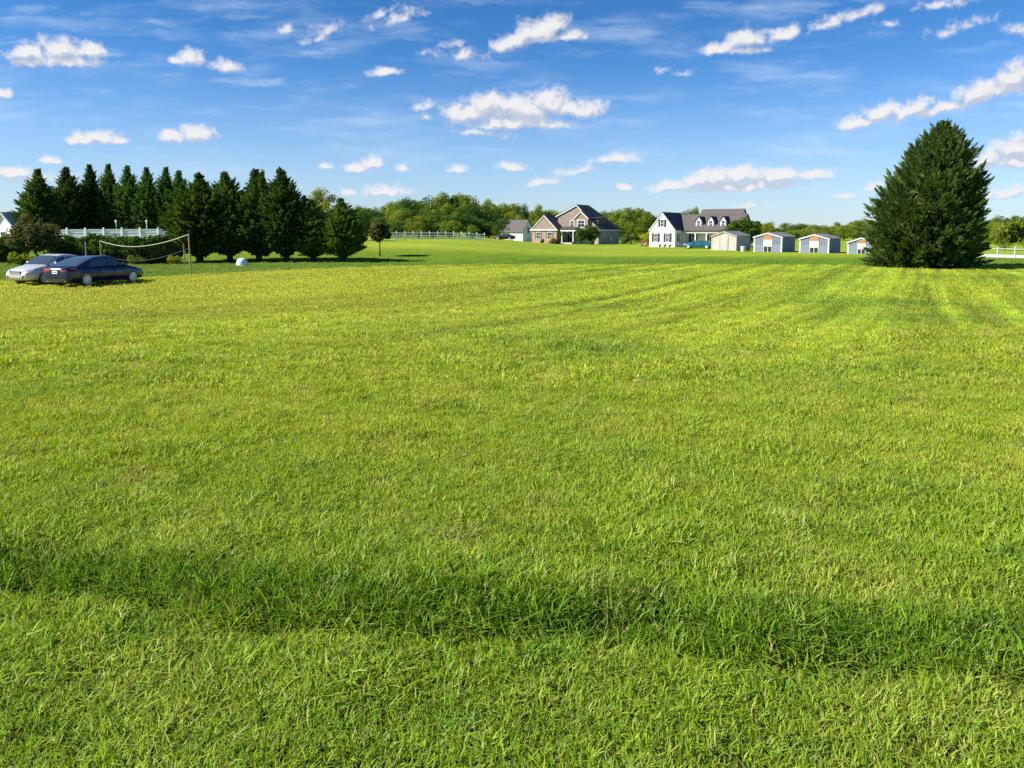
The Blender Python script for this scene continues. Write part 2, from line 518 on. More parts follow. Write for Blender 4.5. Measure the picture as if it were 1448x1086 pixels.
class MB:
    """collects simple shapes into one mesh"""

    def __init__(self):
        self.v = []
        self.f = []

    def add(self, vs, fs):
        b_ = len(self.v)
        self.v += [tuple(p) for p in vs]
        self.f += [tuple(i + b_ for i in q) for q in fs]
        return self

    def box(self, x0, x1, y0, y1, z0, z1):
        vs = [(x, y, z) for z in (z0, z1) for y in (y0, y1) for x in (x0, x1)]
        return self.add(vs, [(0, 2, 3, 1), (4, 5, 7, 6), (0, 1, 5, 4), (2, 6, 7, 3), (0, 4, 6, 2), (1, 3, 7, 5)])

    def prism(self, poly, axis, a0, a1):
        """polygon extruded along x or y; poly is (h, z) pairs"""
        n = len(poly)
        mk = (lambda h, z, a: (a, h, z)) if axis == 'x' else (lambda h, z, a: (h, a, z))
        vs = [mk(h, z, a0) for h, z in poly] + [mk(h, z, a1) for h, z in poly]
        fs = [tuple(range(n)), tuple(range(2 * n - 1, n - 1, -1))]
        fs += [(i, i + n, (i + 1) % n + n, (i + 1) % n) for i in range(n)]
        return self.add(vs, fs)

    def slab(self, pts, t):
        """flat polygon given thickness along its normal (upwards)"""
        P = [Vector(p) for p in pts]
        nrm = (P[1] - P[0]).cross(P[2] - P[0]).normalized()
        if nrm.z < 0:
            nrm = -nrm
        n = len(P)
        vs = P + [p + nrm * t for p in P]
        fs = [tuple(range(n)), tuple(range(2 * n - 1, n - 1, -1))]
        fs += [(i, i + n, (i + 1) % n + n, (i + 1) % n) for i in range(n)]
        return self.add(vs, fs)

    def tube(self, pts, rads, seg=8, cap=True):
        pts = [Vector(p) for p in pts]
        if not hasattr(rads, '__len__'):
            rads = [rads] * len(pts)
        rings = []
        for i, p in enumerate(pts):
            tdir = (pts[min(i + 1, len(pts) - 1)] - pts[max(i - 1, 0)]).normalized()
            ref = Vector((0, 0, 1)) if abs(tdir.z) < 0.9 else Vector((1, 0, 0))
            a = tdir.cross(ref).normalized()
            b_ = tdir.cross(a)
            rings.append([p + (a * math.cos(2 * math.pi * k_ / seg) + b_ * math.sin(2 * math.pi * k_ / seg)) * rads[i] for k_ in range(seg)])
        vs = [q for r_ in rings for q in r_]
        fs = []
        for i in range(len(pts) - 1):
            for k_ in range(seg):
                fs.append((i * seg + k_, i * seg + (k_ + 1) % seg, (i + 1) * seg + (k_ + 1) % seg, (i + 1) * seg + k_))
        if cap:
            fs.append(tuple(range(seg - 1, -1, -1)))
            fs.append(tuple((len(pts) - 1) * seg + k_ for k_ in range(seg)))
        return self.add(vs, fs)

    def lathe(self, prof, axis='z', seg=24, loc=(0, 0, 0)):
        """profile of (radius, height) turned round an axis"""
        vs, fs = [], []
        for (r_, h_) in prof:
            for k_ in range(seg):
                a = 2 * math.pi * k_ / seg
                q = (r_ * math.cos(a), r_ * math.sin(a), h_)
                if axis == 'y':
                    q = (q[0], q[2], q[1])
                vs.append((q[0] + loc[0], q[1] + loc[1], q[2] + loc[2]))
        for i in range(len(prof) - 1):
            for k_ in range(seg):
                fs.append((i * seg + k_, i * seg + (k_ + 1) % seg, (i + 1) * seg + (k_ + 1) % seg, (i + 1) * seg + k_))
        fs.append(tuple(range(seg - 1, -1, -1)))
        fs.append(tuple((len(prof) - 1) * seg + k_ for k_ in range(seg)))
        return self.add(vs, fs)

    def build(self, name, mat, parent=None, smooth=False, bevel=0.0):
        me = bpy.data.meshes.new(name)
        me.from_pydata(self.v, [], self.f)
        bm = bmesh.new()
        bm.from_mesh(me)
        bmesh.ops.recalc_face_normals(bm, faces=bm.faces)
        if bevel:
            bmesh.ops.bevel(bm, geom=bm.edges[:], offset=bevel, segments=2, profile=0.5, affect='EDGES')
        bm.to_mesh(me)
        bm.free()
        if smooth:
            for p in me.polygons:
                p.use_smooth = True
        me.update()
        return link_mesh(name, me, mat, parent)


# ------------------------------------------------------------------ terrain
def sm(a, b, x):
    t = np.clip((np.asarray(x, dtype=float) - a) / (b - a), 0, 1)
    return t * t * (3 - 2 * t)


def bank_y(x):
    x = np.asarray(x, dtype=float)
    return 3.58 - 0.15 * x + 0.012 * x * x + 0.05 * np.sin(x * 2.3 + 1) + 0.03 * np.sin(x * 5.1)


def gz(x, y):
    x = np.asarray(x, dtype=float)
    y = np.asarray(y, dtype=float)
    yb_ = bank_y(np.clip(x, -12, 12))
    near = 0.62 + 0.13 * sm(0.02, 0.34, y - yb_)
    near = near * (1 - sm(5.5, 30, y))
    near = near - 0.06 * np.exp(-((y - yb_ + 0.03) / 0.11) ** 2)
    hill = 1.3 * sm(64, 92, y) * (1 - sm(-12, 12, x))
    und = sm(9, 30, y) * (0.04 * np.sin(x * 0.21 + 1.3 + y * 0.05) + 0.05 * np.sin(y * 0.17 + x * 0.03))
    und = und * (1 - 0.7 * sm(60, 90, y))
    small = 0.018 * np.sin(x * 3.1 + y * 1.7) * np.sin(y * 2.7 - x * 1.1) * (1 - sm(18, 40, y))
    far_ = 2.0 * sm(230, 600, y)
    return near + hill + und + small + far_


def G(x, y):
    return float(gz(x, y))


ys = np.concatenate([np.arange(-14, 2.0, 0.8), np.arange(2.0, 6.5, 0.05), np.arange(6.5, 20, 0.25), np.arange(20, 140, 1.0),
                     np.geomspace(140, 4200, 50)])
xs = np.concatenate([-np.geomspace(60, 4000, 28)[::-1], np.arange(-58, -9, 1.0), np.arange(-9, 9, 0.09), np.arange(9, 59, 1.0), np.geomspace(60, 4000, 28)])
XX, YY = np.meshgrid(xs, ys)
ZZ = gz(XX, YY)
nx_, ny_ = len(xs), len(ys)
idx = np.arange(nx_ * ny_).reshape(ny_, nx_)
q = np.stack([idx[:-1, :-1], idx[:-1, 1:], idx[1:, 1:], idx[1:, :-1]], -1).reshape(-1, 4)
ground = link_mesh('ground', np_mesh('ground', np.stack([XX, YY, ZZ], -1).reshape(-1, 3), q, smooth=True), 'lawn_ground')
tag(ground, kind='structure')

# ------------------------------------------------------------------ grass: real blades, one object
rng = np.random.default_rng(5)


def tuft_mesh(name, n, rad, h0, h1, w, lean, curl):
    a = rng.uniform(0, 2 * np.pi, n)
    rr = rad * np.sqrt(rng.uniform(0, 1, n))
    bx, by = rr * np.cos(a), rr * np.sin(a)
    h = rng.uniform(h0, h1, n)
    la = rng.uniform(0, 2 * np.pi, n)
    le = rng.uniform(0.1, 1.0, n) * lean
    cu_ = rng.uniform(-0.5, 1.0, n) * curl
    wa = la + np.pi / 2 + rng.uniform(-0.7, 0.7, n)
    sway = rng.uniform(-1, 1, n) * curl * 0.5
    V = []
    for t_, wk in ((0.0, 0.8), (0.33, 1.0), (0.68, 0.75), (1.0, 0.0)):
        off = h * (le * t_ + cu_ * t_ * t_)
        z = h * (t_ - 0.42 * np.clip(le + cu_, 0, 2) * t_ ** 2.2 * 0.6)
        cx = bx + np.cos(la) * off + np.cos(la + 1.57) * h * sway * t_ * (1 - t_) * 1.6
        cy_ = by + np.sin(la) * off + np.sin(la + 1.57) * h * sway * t_ * (1 - t_) * 1.6
        hw = 0.5 * w * wk * rng.uniform(0.7, 1.25, n) if wk else 0
        if wk:
            V.append(np.stack([cx - np.cos(wa) * hw, cy_ - np.sin(wa) * hw, z - 0.01 * (t_ == 0)], -1))
            V.append(np.stack([cx + np.cos(wa) * hw, cy_ + np.sin(wa) * hw, z - 0.01 * (t_ == 0)], -1))
        else:
            V.append(np.stack([cx, cy_, z], -1))
    V = np.stack(V, 1)      # n,7,3
    base = np.arange(n)[:, None] * 7
    quads = np.concatenate([base + np.array([0, 1, 3, 2]), base + np.array([2, 3, 5, 4])], 0)
    tris = base + np.array([4, 5, 6])
    tt_ = np.tile(np.array([0, 0, .33, .33, .68, .68, 1.0]), n)
    blv = np.repeat(rng.uniform(0, 1, n), 7)
    return np_mesh(name, V.reshape(-1, 3), quads, tris, {'tt': ('POINT', tt_), 'bl': ('POINT', blv)})


src = bpy.data.collections.new('grass_kinds')      # source tufts, picked by index
kinds = []
for i in range(8):
    kinds.append(tuft_mesh('tuft_a%02d' % i, 44, 0.075, 0.028, 0.064, 0.0056, 1.1, 1.25))      # short mown lawn
for i in range(6):
    kinds.append(tuft_mesh('tuft_b%02d' % i, 30, 0.085, 0.085, 0.195, 0.0090, 0.55, 1.25))     # unmown fringe
for i in range(5):
    kinds.append(tuft_mesh('tuft_c%02d' % i, 170, 0.22, 0.030, 0.070, 0.0090, 1.1, 1.1))       # middle distance patch
for i in range(4):
    kinds.append(tuft_mesh('tuft_d%02d' % i, 130, 0.50, 0.030, 0.070, 0.020, 0.9, 0.6))         # far patch
for i in range(4):
    kinds.append(tuft_mesh('tuft_e%02d' % i, 9, 0.04, 0.030, 0.060, 0.013, 1.3, 0.6))         # broadleaf weeds
for me in kinds:
    me.materials.append(MATS['grass_blade'])
    src.objects.link(bpy.data.objects.new(me.name, me))


def wedge(y0, y1, density, margin=1.5):
    """random points of the visible wedge, uniform per square metre"""
    cell = 1.0 / math.sqrt(density)          # jittered grid: no chance gaps
    xm_ = 0.70 * y1 + margin
    gx_, gy_ = np.meshgrid(np.arange(-xm_, xm_, cell), np.arange(y0, y1, cell))
    x = gx_.ravel() + rng.uniform(-0.65, 0.65, gx_.size) * cell
    y = gy_.ravel() + rng.uniform(-0.65, 0.65, gx_.size) * cell
    k = np.abs(x) < 0.70 * y + margin
    return x[k], y[k]


def vnoise(x, y, s, seed=0):
    """cheap smooth value noise"""
    xi, yi = x * s, y * s
    x0, y0 = np.floor(xi), np.floor(yi)
    fx, fy = xi - x0, yi - y0
    fx, fy = fx * fx * (3 - 2 * fx), fy * fy * (3 - 2 * fy)

    def h(a, b_):
        v_ = np.sin(a * 127.1 + b_ * 311.7 + seed * 74.7) * 43758.5453
        return v_ - np.floor(v_)
    return (h(x0, y0) * (1 - fx) + h(x0 + 1, y0) * fx) * (1 - fy) + (h(x0, y0 + 1) * (1 - fx) + h(x0 + 1, y0 + 1) * fx) * fy


PX, PS, PI_, PT = [], [], [], []


def put_tufts(x, y, kind0, nk, sc, tilt=0.12):
    n = len(x)
    z = gz(x, y)
    PX.append(np.stack([x, y, z], -1))
    PS.append(sc)
    PI_.append(kind0 + rng.integers(0, nk, n))
    PT.append(np.stack([rng.normal(0, tilt, n), rng.normal(0, tilt, n), rng.uniform(0, 6.283, n)], -1))


# close lawn
x, y = wedge(1.2, 9.5, 270, 2.6)
dyb = y - bank_y(np.clip(x, -12, 12))
hh = 0.84 + 0.66 * vnoise(x, y, 1.6) * vnoise(x, y, 4.7, 3) * 1.6
keep = ~((dyb > -0.11) & (dyb < 0.20))
thin = vnoise(x, y, 2.1, 9)
put_tufts(x[keep], y[keep], 0, 8, hh[keep] * rng.uniform(0.8, 1.25, keep.sum()))
# scattered taller clumps in it
x, y = wedge(1.5, 16, 14)
k_ = vnoise(x, y, 1.1, 4) > 0.55
put_tufts(x[k_], y[k_], 8, 6, rng.uniform(0.35, 0.62, k_.sum()), 0.2)
x, y = wedge(1.5, 14, 9)
k_ = vnoise(x, y, 0.9, 21) > 0.5
put_tufts(x[k_], y[k_], 23, 4, rng.uniform(0.6, 1.2, k_.sum()), 0.25)
# the unmown fringe along the ditch bank
xx_ = rng.uniform(-6.5, 6.5, 3300)
of = rng.beta(1.2, 2.4, 3300) * 0.36 + 0.0
yy_ = bank_y(xx_) + of
hgt = (0.94 - 1.25 * of) * rng.uniform(0.75, 1.2, 3300) * (0.72 + 0.55 * vnoise(xx_, yy_, 1.7, 8))
k_ = rng.uniform(0, 1, 3300) < (0.25 + 0.9 * vnoise(xx_, yy_, 2.2, 12))
put_tufts(xx_[k_], yy_[k_], 8, 6, hgt[k_], 0.22)
# middle distance
x, y = wedge(9.0, 30, 30, 3)
k_ = rng.uniform(0, 1, len(x)) < np.clip((y - 8.2) / 2.0, 0.2, 1)
x, y = x[k_], y[k_]
put_tufts(x, y, 14, 5, (0.75 + 0.7 * vnoise(x, y, 0.9, 2) * vnoise(x, y, 2.9, 6) * 1.7) * rng.uniform(0.85, 1.2, len(x)))
# far lawn, thinning out into the sheet
x, y = wedge(27, 72, 6.5, 3)
k_ = rng.uniform(0, 1, len(x)) < np.clip((74 - y) / 30.0, 0.15, 1)
x, y = x[k_], y[k_]
put_tufts(x, y, 19, 4, rng.uniform(0.7, 1.15, len(x)))

PX = np.concatenate(PX)
PS = np.concatenate(PS)
PI_ = np.concatenate(PI_)
PT = np.concatenate(PT)
pm = bpy.data.meshes.new('grass')
pm.vertices.add(len(PX))
pm.vertices.foreach_set('co', PX.astype(np.float32).ravel())
a_ = pm.attributes.new('sc', 'FLOAT', 'POINT')
a_.data.foreach_set('value', PS.astype(np.float32))
a_ = pm.attributes.new('kind_index', 'INT', 'POINT')
a_.data.foreach_set('value', PI_.astype(np.int32))
a_ = pm.attributes.new('rot', 'FLOAT_VECTOR', 'POINT')
a_.data.foreach_set('vector', PT.astype(np.float32).ravel())
pm.update()
grass = bpy.data.objects.new('grass', pm)
COL.objects.link(grass)
tag(grass, 'short green and yellowish mown grass with a taller unmown fringe', 'grass', kind='stuff')
gt = bpy.data.node_groups.new('grass_scatter', 'GeometryNodeTree')
gt.interface.new_socket('Geometry', in_out='INPUT', socket_type='NodeSocketGeometry')
gt.interface.new_socket('Geometry', in_out='OUTPUT', socket_type='NodeSocketGeometry')
gnt = NT(gt)
gi = gnt.n('NodeGroupInput')
go = gnt.n('NodeGroupOutput')
ci = gnt.n('GeometryNodeCollectionInfo')
ci.inputs['Collection'].default_value = src
ci.inputs['Separate Children'].default_value = True
ci.inputs['Reset Children'].default_value = True
iop = gnt.n('GeometryNodeInstanceOnPoints')
gt.links.new(gi.outputs[0], iop.inputs['Points'])
gt.links.new(ci.outputs[0], iop.inputs['Instance'])
iop.inputs['Pick Instance'].default_value = True


def named(nm, dt):
    nd = gnt.n('GeometryNodeInputNamedAttribute', data_type=dt)
    nd.inputs['Name'].default_value = nm
    return nd.outputs['Attribute']


gt.links.new(named('kind_index', 'INT'), iop.inputs['Instance Index'])
e2r = gnt.n('FunctionNodeEulerToRotation')
gt.links.new(named('rot', 'FLOAT_VECTOR'), e2r.inputs[0])
gt.links.new(e2r.outputs[0], iop.inputs['Rotation'])
gt.links.new(named('sc', 'FLOAT'), iop.inputs['Scale'])
gt.links.new(iop.outputs[0], go.inputs[0])
md = grass.modifiers.new('scatter', 'NODES')
md.node_group = gt

# ------------------------------------------------------------------ foliage builders
def unit(a):
    return a / np.maximum(np.linalg.norm(a, axis=-1, keepdims=True), 1e-9)


def leaf_cards(name, P, A, N, L, Wd, lv):
    side = unit(np.cross(A, N))
    L = np.asarray(L)[:, None]
    Wd = np.asarray(Wd)[:, None]
    V = np.stack([P - A * L * 0.5, P + side * Wd * 0.5 - A * L * 0.05, P + A * L * 0.5, P - side * Wd * 0.5 - A * L * 0.05], 1)
    n = len(P)
    qd = np.arange(n)[:, None] * 4 + np.array([0, 1, 2, 3])
    return np_mesh(name, V.reshape(-1, 3), qd, None, {'lv': ('POINT', np.repeat(lv, 4))})


def conifer_crown(name, seed, h, prof, nplume, plen, kk, lw, e0=0.35, e1=1.05, lumps=0.13, inner=0.35):
    """prof: (z fraction, radius, axis offset x); plumes grow outwards and up from the shell"""
    g = np.random.default_rng(seed)
    zf = np.array([p[0] for p in prof])
    rf = np.array([p[1] for p in prof])
    ox = np.array([p[2] if len(p) > 2 else 0.0 for p in prof])
    zz = np.linspace(zf[0], zf[-1], 400)
    cdf = np.cumsum(np.interp(zz, zf, rf) + 0.06 * rf.max())
    cdf /= cdf[-1]
    t = np.interp(g.uniform(0, 1, nplume), cdf, zz)
    ph = g.uniform(0, 2 * np.pi, nplume)
    r_ = np.interp(t, zf, rf)
    lum = 1 + lumps * (np.sin(3 * ph + t * 9 + seed) * 0.5 + np.sin(5 * ph - t * 17 + seed * 2) * 0.5) + g.normal(0, 0.07, nplume)
    r0 = r_ * lum * g.uniform(0.62, 0.93, nplume)
    el = e0 + (e1 - e0) * (t - zf[0]) / (zf[-1] - zf[0]) + g.normal(0, 0.16, nplume)
    B = np.stack([np.cos(ph) * r0 + np.interp(t, zf, ox), np.sin(ph) * r0, t * h], -1)
    A = np.stack([np.cos(ph) * np.cos(el), np.sin(ph) * np.cos(el), np.sin(el)], -1)
    pl_ = plen * g.uniform(0.45, 1.0, nplume) * (1 + 0.35 * (g.uniform(0, 1, nplume) < 0.25)) * (0.36 + 0.64 * np.clip(r_ / rf.max() * 1.6, 0, 1))
    n = nplume * kk
    pi = np.repeat(np.arange(nplume), kk)
    s = g.uniform(0, 1, n)
    pert = g.normal(0, 1, (n, 3))
    P = B[pi] + A[pi] * (pl_[pi] * s)[:, None] + pert * (pl_[pi] * 0.17 * (1.05 - s))[:, None]
    La = unit(A[pi] * 0.9 + unit(pert) * (0.75 * (1.1 - s))[:, None])
    Nn = unit(g.normal(0, 1, (n, 3)) + np.array([0, 0, 0.7]))
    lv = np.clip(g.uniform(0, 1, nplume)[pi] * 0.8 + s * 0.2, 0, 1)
    L = pl_[pi] * g.uniform(0.22, 0.42, n)
    # inner twigs and needles that close the crown
    m_ = int(n * inner)
    ti = np.interp(g.uniform(0, 1, m_), cdf, zz)
    pi2 = g.uniform(0, 2 * np.pi, m_)
    ri = np.interp(ti, zf, rf) * np.sqrt(g.uniform(0.02, 0.62, m_))
    P2 = np.stack([np.cos(pi2) * ri + np.interp(ti, zf, ox), np.sin(pi2) * ri, ti * h], -1)
    A2 = unit(g.normal(0, 1, (m_, 3)))
    N2 = unit(g.normal(0, 1, (m_, 3)))
    L2 = plen * g.uniform(0.5, 0.9, m_)
    return leaf_cards(name, np.concatenate([P, P2]), np.concatenate([La, A2]), np.concatenate([Nn, N2]),
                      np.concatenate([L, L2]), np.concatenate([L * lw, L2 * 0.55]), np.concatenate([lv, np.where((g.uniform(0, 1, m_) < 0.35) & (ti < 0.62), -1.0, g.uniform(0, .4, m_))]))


def broad_crown(name, seed, rx, rz, cz, npuff, nleaf, ls, puff=0.34, flatb=0.6, airy=0.0):
    """clumped crown: leaves on the shells of puffs spread through an ellipsoid"""
    g = np.random.default_rng(seed)
    d = unit(g.normal(0, 1, (npuff, 3)))
    rad = g.uniform(0.35, 1.0, npuff) ** 0.5
    d[:, 2] = np.where(d[:, 2] < 0, d[:, 2] * flatb, d[:, 2])
    C = d * rad[:, None] * np.array([rx, rx, rz]) * (1 - puff * 0.55) * g.uniform(0.86, 1.12, (npuff, 1)) + np.array([0, 0, cz])
    pr = puff * rx * g.uniform(0.6, 1.25, npuff)
    pi = g.integers(0, npuff, nleaf)
    q = unit(g.normal(0, 1, (nleaf, 3)) + np.array([0, 0, 0.25]))
    rr = np.where(g.uniform(0, 1, nleaf) < 0.82, g.uniform(0.8, 1.08, nleaf), g.uniform(0.2, 0.9, nleaf))
    P = C[pi] + q * (pr[pi] * rr)[:, None] * np.array([1, 1, 0.85])
    Nn = unit(q + g.normal(0, 0.38, (nleaf, 3)))
    A = unit(np.cross(Nn, g.normal(0, 1, (nleaf, 3))))
    L = ls * g.uniform(0.6, 1.35, nleaf)
    lv = np.clip(g.uniform(0, 1, npuff)[pi] * 0.8 + g.uniform(0, .2, nleaf), 0, 1)
    return leaf_cards(name, P, A, Nn, L, L * 0.75, lv)


def trunk_mesh(name, h, r0, r1, seed, lean=0.0, limbs=5, spread=0.5, z0=0.35):
    g = random.Random(seed)
    mb = MB()
    pts = [(lean * h * (k_ / 6) ** 1.2 + g.uniform(-.2, .2) * r0 * k_ / 2, g.uniform(-.2, .2) * r0 * k_ / 2, h * k_ / 6 - 0.1 * (k_ == 0)) for k_ in range(7)]
    rads = [r0 * 1.35] + [r0 + (r1 - r0) * k_ / 6 for k_ in range(1, 7)]
    mb.tube(pts, rads, 9)
    for k_ in range(limbs):
        f_ = z0 + (0.9 - z0) * (k_ + g.random() * .6) / limbs
        a = k_ * 2.4 + g.random()
        i = min(5, int(f_ * 6))
        p = Vector(pts[i]).lerp(Vector(pts[i + 1]), f_ * 6 - i)
        l_ = h * spread * (1.1 - f_) * g.uniform(.7, 1.1)
        rr = r0 * (1.05 - f_) * 0.55
        e1 = p + Vector((math.cos(a), math.sin(a), .5)) * l_ * .5
        e2 = e1 + Vector((math.cos(a + .2), math.sin(a + .2), .9)) * l_ * .45
        mb.tube([p, e1, e2], [rr, rr * .6, rr * .2], 6)
    me = bpy.data.meshes.new(name)
    me.from_pydata(mb.v, [], mb.f)
    for p in me.polygons:
        p.use_smooth = True
    me.update()
    return me


plain('bark', (0.055, 0.040, 0.028), 0.95, var=0.4, scale=5, bump=0.6)
plain('bark_pale', (0.16, 0.125, 0.09), 0.95, var=0.3, scale=5, bump=0.5)
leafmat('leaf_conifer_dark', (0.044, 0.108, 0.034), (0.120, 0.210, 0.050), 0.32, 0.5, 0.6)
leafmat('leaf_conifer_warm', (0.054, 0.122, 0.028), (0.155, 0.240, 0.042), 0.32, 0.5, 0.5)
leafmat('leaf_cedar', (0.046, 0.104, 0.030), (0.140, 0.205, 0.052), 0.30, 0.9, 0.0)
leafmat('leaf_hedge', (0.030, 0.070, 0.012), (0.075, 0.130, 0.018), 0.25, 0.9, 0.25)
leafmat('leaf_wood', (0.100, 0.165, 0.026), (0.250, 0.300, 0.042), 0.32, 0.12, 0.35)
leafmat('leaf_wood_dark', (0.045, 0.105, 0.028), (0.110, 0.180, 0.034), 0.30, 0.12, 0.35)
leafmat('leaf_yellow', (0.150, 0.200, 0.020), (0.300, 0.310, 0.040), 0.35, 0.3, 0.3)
leafmat('leaf_plum', (0.048, 0.062, 0.022), (0.105, 0.110, 0.032), 0.28, 0.9, 0.2)
leafmat('leaf_myrtle', (0.050, 0.085, 0.026), (0.140, 0.115, 0.050), 0.30, 1.2, 0.2)
leafmat('petal_red', (0.30, 0.06, 0.04), (0.50, 0.20, 0.14), 0.3, 1.5, 0.0)
leafmat('petal_pale', (0.40, 0.35, 0.22), (0.55, 0.50, 0.36), 0.3, 1.5, 0.0)


def base_at(px, d):
    x = (px - 724.0) / F * d / 1.0
    u_, _ = uv(px, 350)
    x = u_ * d
    return Vector((x, d, G(x, d)))


def top_h(py, d, z0):
    _, v_ = uv(724, py)
    return CAMZ + v_ * d - z0


def tree(name, label, cat, loc, crown, trunk, cmat, tmat='bark', sc=(1, 1, 1), rz=0.0, group=None):
    t = thing(name, label, cat, loc, rz, group, sc)
    if trunk is not None:
        link_mesh('trunk', trunk, tmat, t)
    link_mesh('crown', crown, cmat, t)
    if name == 'conifer_tree':
        t.rotation_euler = (R(1.6) * math.sin(loc.x * 3.1), R(1.6) * math.cos(loc.x * 2.3), rz)
    return t


# ---- the big cedar on the right
d_big = 57.6
b = base_at(1310, d_big)
BIG = [(0.0, 2.9, -.6), (0.03, 3.35, -.5), (0.17, 3.65, -.2), (0.38, 3.6, .1), (0.54, 3.0, .35), (0.72, 2.05, .6), (0.85, 1.30, .75), (0.94, 0.60, .75), (0.98, 0.15, .75)]
crown = conifer_crown('cedar_crown', 3, top_h(171, d_big, b.z), BIG, 1600, 1.15, 78, 0.25, 0.30, 1.20, 0.13, 0.16)
tree('cedar_tree', 'huge dense dark green conical conifer standing alone on the right of the lawn', 'tree', b, crown,
     trunk_mesh('cedar_trunk', 9.5, 0.34, 0.06, 3, 0.08, 14, 0.35, 0.12), 'leaf_cedar')

# ---- conifers on the left: two rows
ROW_F = [(0.085, .22), (0.13, .95), (0.19, 1.65), (0.30, 2.0), (0.43, 1.85), (0.58, 1.4), (0.74, .86), (0.86, .40), (0.94, .12), (0.985, 0.01)]
ROW_B = [(0.02, 1.1), (0.10, 1.6), (0.25, 1.7), (0.45, 1.4), (0.65, .95), (0.82, .48), (0.93, .14), (0.985, 0.01)]
fcr = [conifer_crown('front_crown', 11 + i, 8.0, ROW_F, 860, 1.15, 40, 0.31, 0.30, 0.95, 0.18, 0.26) for i in range(3)]
bcr = [conifer_crown('back_crown', 21 + i, 9.4, ROW_B, 700, 1.10, 36, 0.31, 0.30, 0.95, 0.16, 0.30) for i in range(3)]
ftr = [trunk_mesh('front_trunk', 6.0, .24, .05, 31 + i, 0.0, 9, .30, .10) for i in range(2)]
btr = trunk_mesh('back_trunk', 7.0, .20, .05, 35, 0, 5, .2, .2)
FRONT = [(282, 246, 67, 1.14, 'dark green conifer behind the wooden net post, sunlit on its left side'),
         (325, 243, 67.5, .98, 'dark green conifer whose trunk stands just left of the white dome cover'),
         (366, 241, 68, 1.02, 'dark green twin tipped conifer to the right of the white dome cover'),
         (404, 240, 67.5, .98, 'slim spire topped conifer, right of the twin tipped conifer'),
         (443, 282, 67.5, .82, 'broad low conifer in front of the pale yellow green tree'),
         (485, 281, 67, .80, 'short round topped conifer at the right end of the front row')]
for i, (px, py, d, wsc, lab) in enumerate(FRONT):
    p = base_at(px, d)
    hs_ = top_h(py, d, p.z) / 8.0
    o = tree('conifer_tree', lab, 'tree', p, fcr[i % 3], ftr[i % 2], 'leaf_conifer_warm' if i in (0, 4, 5) else 'leaf_conifer_dark', 'bark', (wsc, wsc, hs_), i * 1.7, 'front row of conifers on the lawn')
    if i == 2:       # second leader beside the first
        p2 = p + Vector((-.85, .3, 0))
        o2 = bpy.data.objects.new('crown', fcr[0])
        COL.objects.link(o2)
        o2.parent = o
        o2.location = (-.6, .5, 0)
        o2.scale = (.6, .6, .985)
BACK = [(60, 240, 86, 1.16, 'leftmost conifer, standing apart with sky on both sides of its tip'),
        (102, 236, 90, 1.15, 'widest conifer of the back row, next to the one standing apart'),
        (134, 233, 92, .95, 'back row conifer rising above the roof of the dark blue sedan'),
        (161, 233, 92, .95, 'back row conifer directly behind the left white lamp post'),
        (188, 234, 92, .95, 'back row conifer between the two white lamp posts'),
        (212, 237, 92, .95, 'back row conifer directly behind the right white lamp post'),
        (236, 237, 92, .95, 'back row conifer above the right end of the white vinyl fence'),
        (259, 241, 92, .95, 'rightmost back row conifer, half hidden by the front row')]
for i, (px, py, d, wsc, lab) in enumerate(BACK):
    p = base_at(px, d)
    hs_ = top_h(py, d, p.z) / 9.4
    tree('conifer_tree', lab, 'tree', p, bcr[i % 3], btr, 'leaf_conifer_dark', 'bark', (wsc, wsc, hs_), i * 2.1, 'back row of conifers behind the white fence')

# ---- small trees and shrubs on the left
cr = broad_crown('small_crown', 41, 1.05, 1.35, 2.55, 34, 2600, 0.24, .36, .9)
p = base_at(537, 73)
tree('small_tree', 'young tree with a small dark round crown on a thin bare trunk', 'tree', p, cr, trunk_mesh('small_trunk', 2.6, .07, .03, 41, 0.0, 5, .4, .55), 'leaf_plum', 'bark', (1, 1, top_h(309, 73, p.z) / 3.85))
cr = broad_crown('myrtle_crown', 42, 2.0, 1.65, 2.25, 60, 6500, 0.22, .30, .8)
p = base_at(51, 61)
tree('myrtle_shrub', 'bushy brownish green shrub tree behind the silver sedan', 'shrub', p, cr, trunk_mesh('myrtle_trunk', 2.4, .08, .03, 42, 0.02, 7, .6, .2), 'leaf_myrtle', 'bark_pale', (1, 1, top_h(306, 61, p.z) / 3.9))
hcr = [broad_crown('hedge_crown', 51 + i, 1.5, 1.25, 1.15, 60, 7000, 0.20, .30, .95) for i in range(3)]
hst = trunk_mesh('hedge_stem', 1.2, .10, .04, 55, 0, 5, .5, .2)
HEDGE = [(-22, 331, 64, 1.15, 'dark hedge bush at the left edge of the photo'), (12, 333, 64, 1.0, 'dark hedge bush left of the bushy brownish shrub tree'),
         (106, 331, 64.5, 1.4, 'clipped green hedge bush behind the dark blue car'), (140, 331, 65, 1.35, 'green hedge bush under the left end of the net rope'),
         (172, 333, 65, 1.3, 'green hedge bush behind the middle of the sagging net'), (208, 331, 64.5, 1.4, 'green hedge bush with clipped top under the right part of the net'),
         (238, 333, 65.5, .8, 'narrow green hedge bush beside the first front row conifer')]
for i, (px, py, d, wsc, lab) in enumerate(HEDGE):
    p = base_at(px, d)
    tree('hedge_bush', lab, 'bush', p, hcr[i % 3], hst, 'leaf_hedge', 'bark', (wsc, wsc, top_h(py, d, p.z) / 2.42), i * 1.3, 'row of hedge bushes behind the cars')
cr = broad_crown('low_crown', 58, .55, .45, .45, 14, 700, 0.14, .42, 1.0)
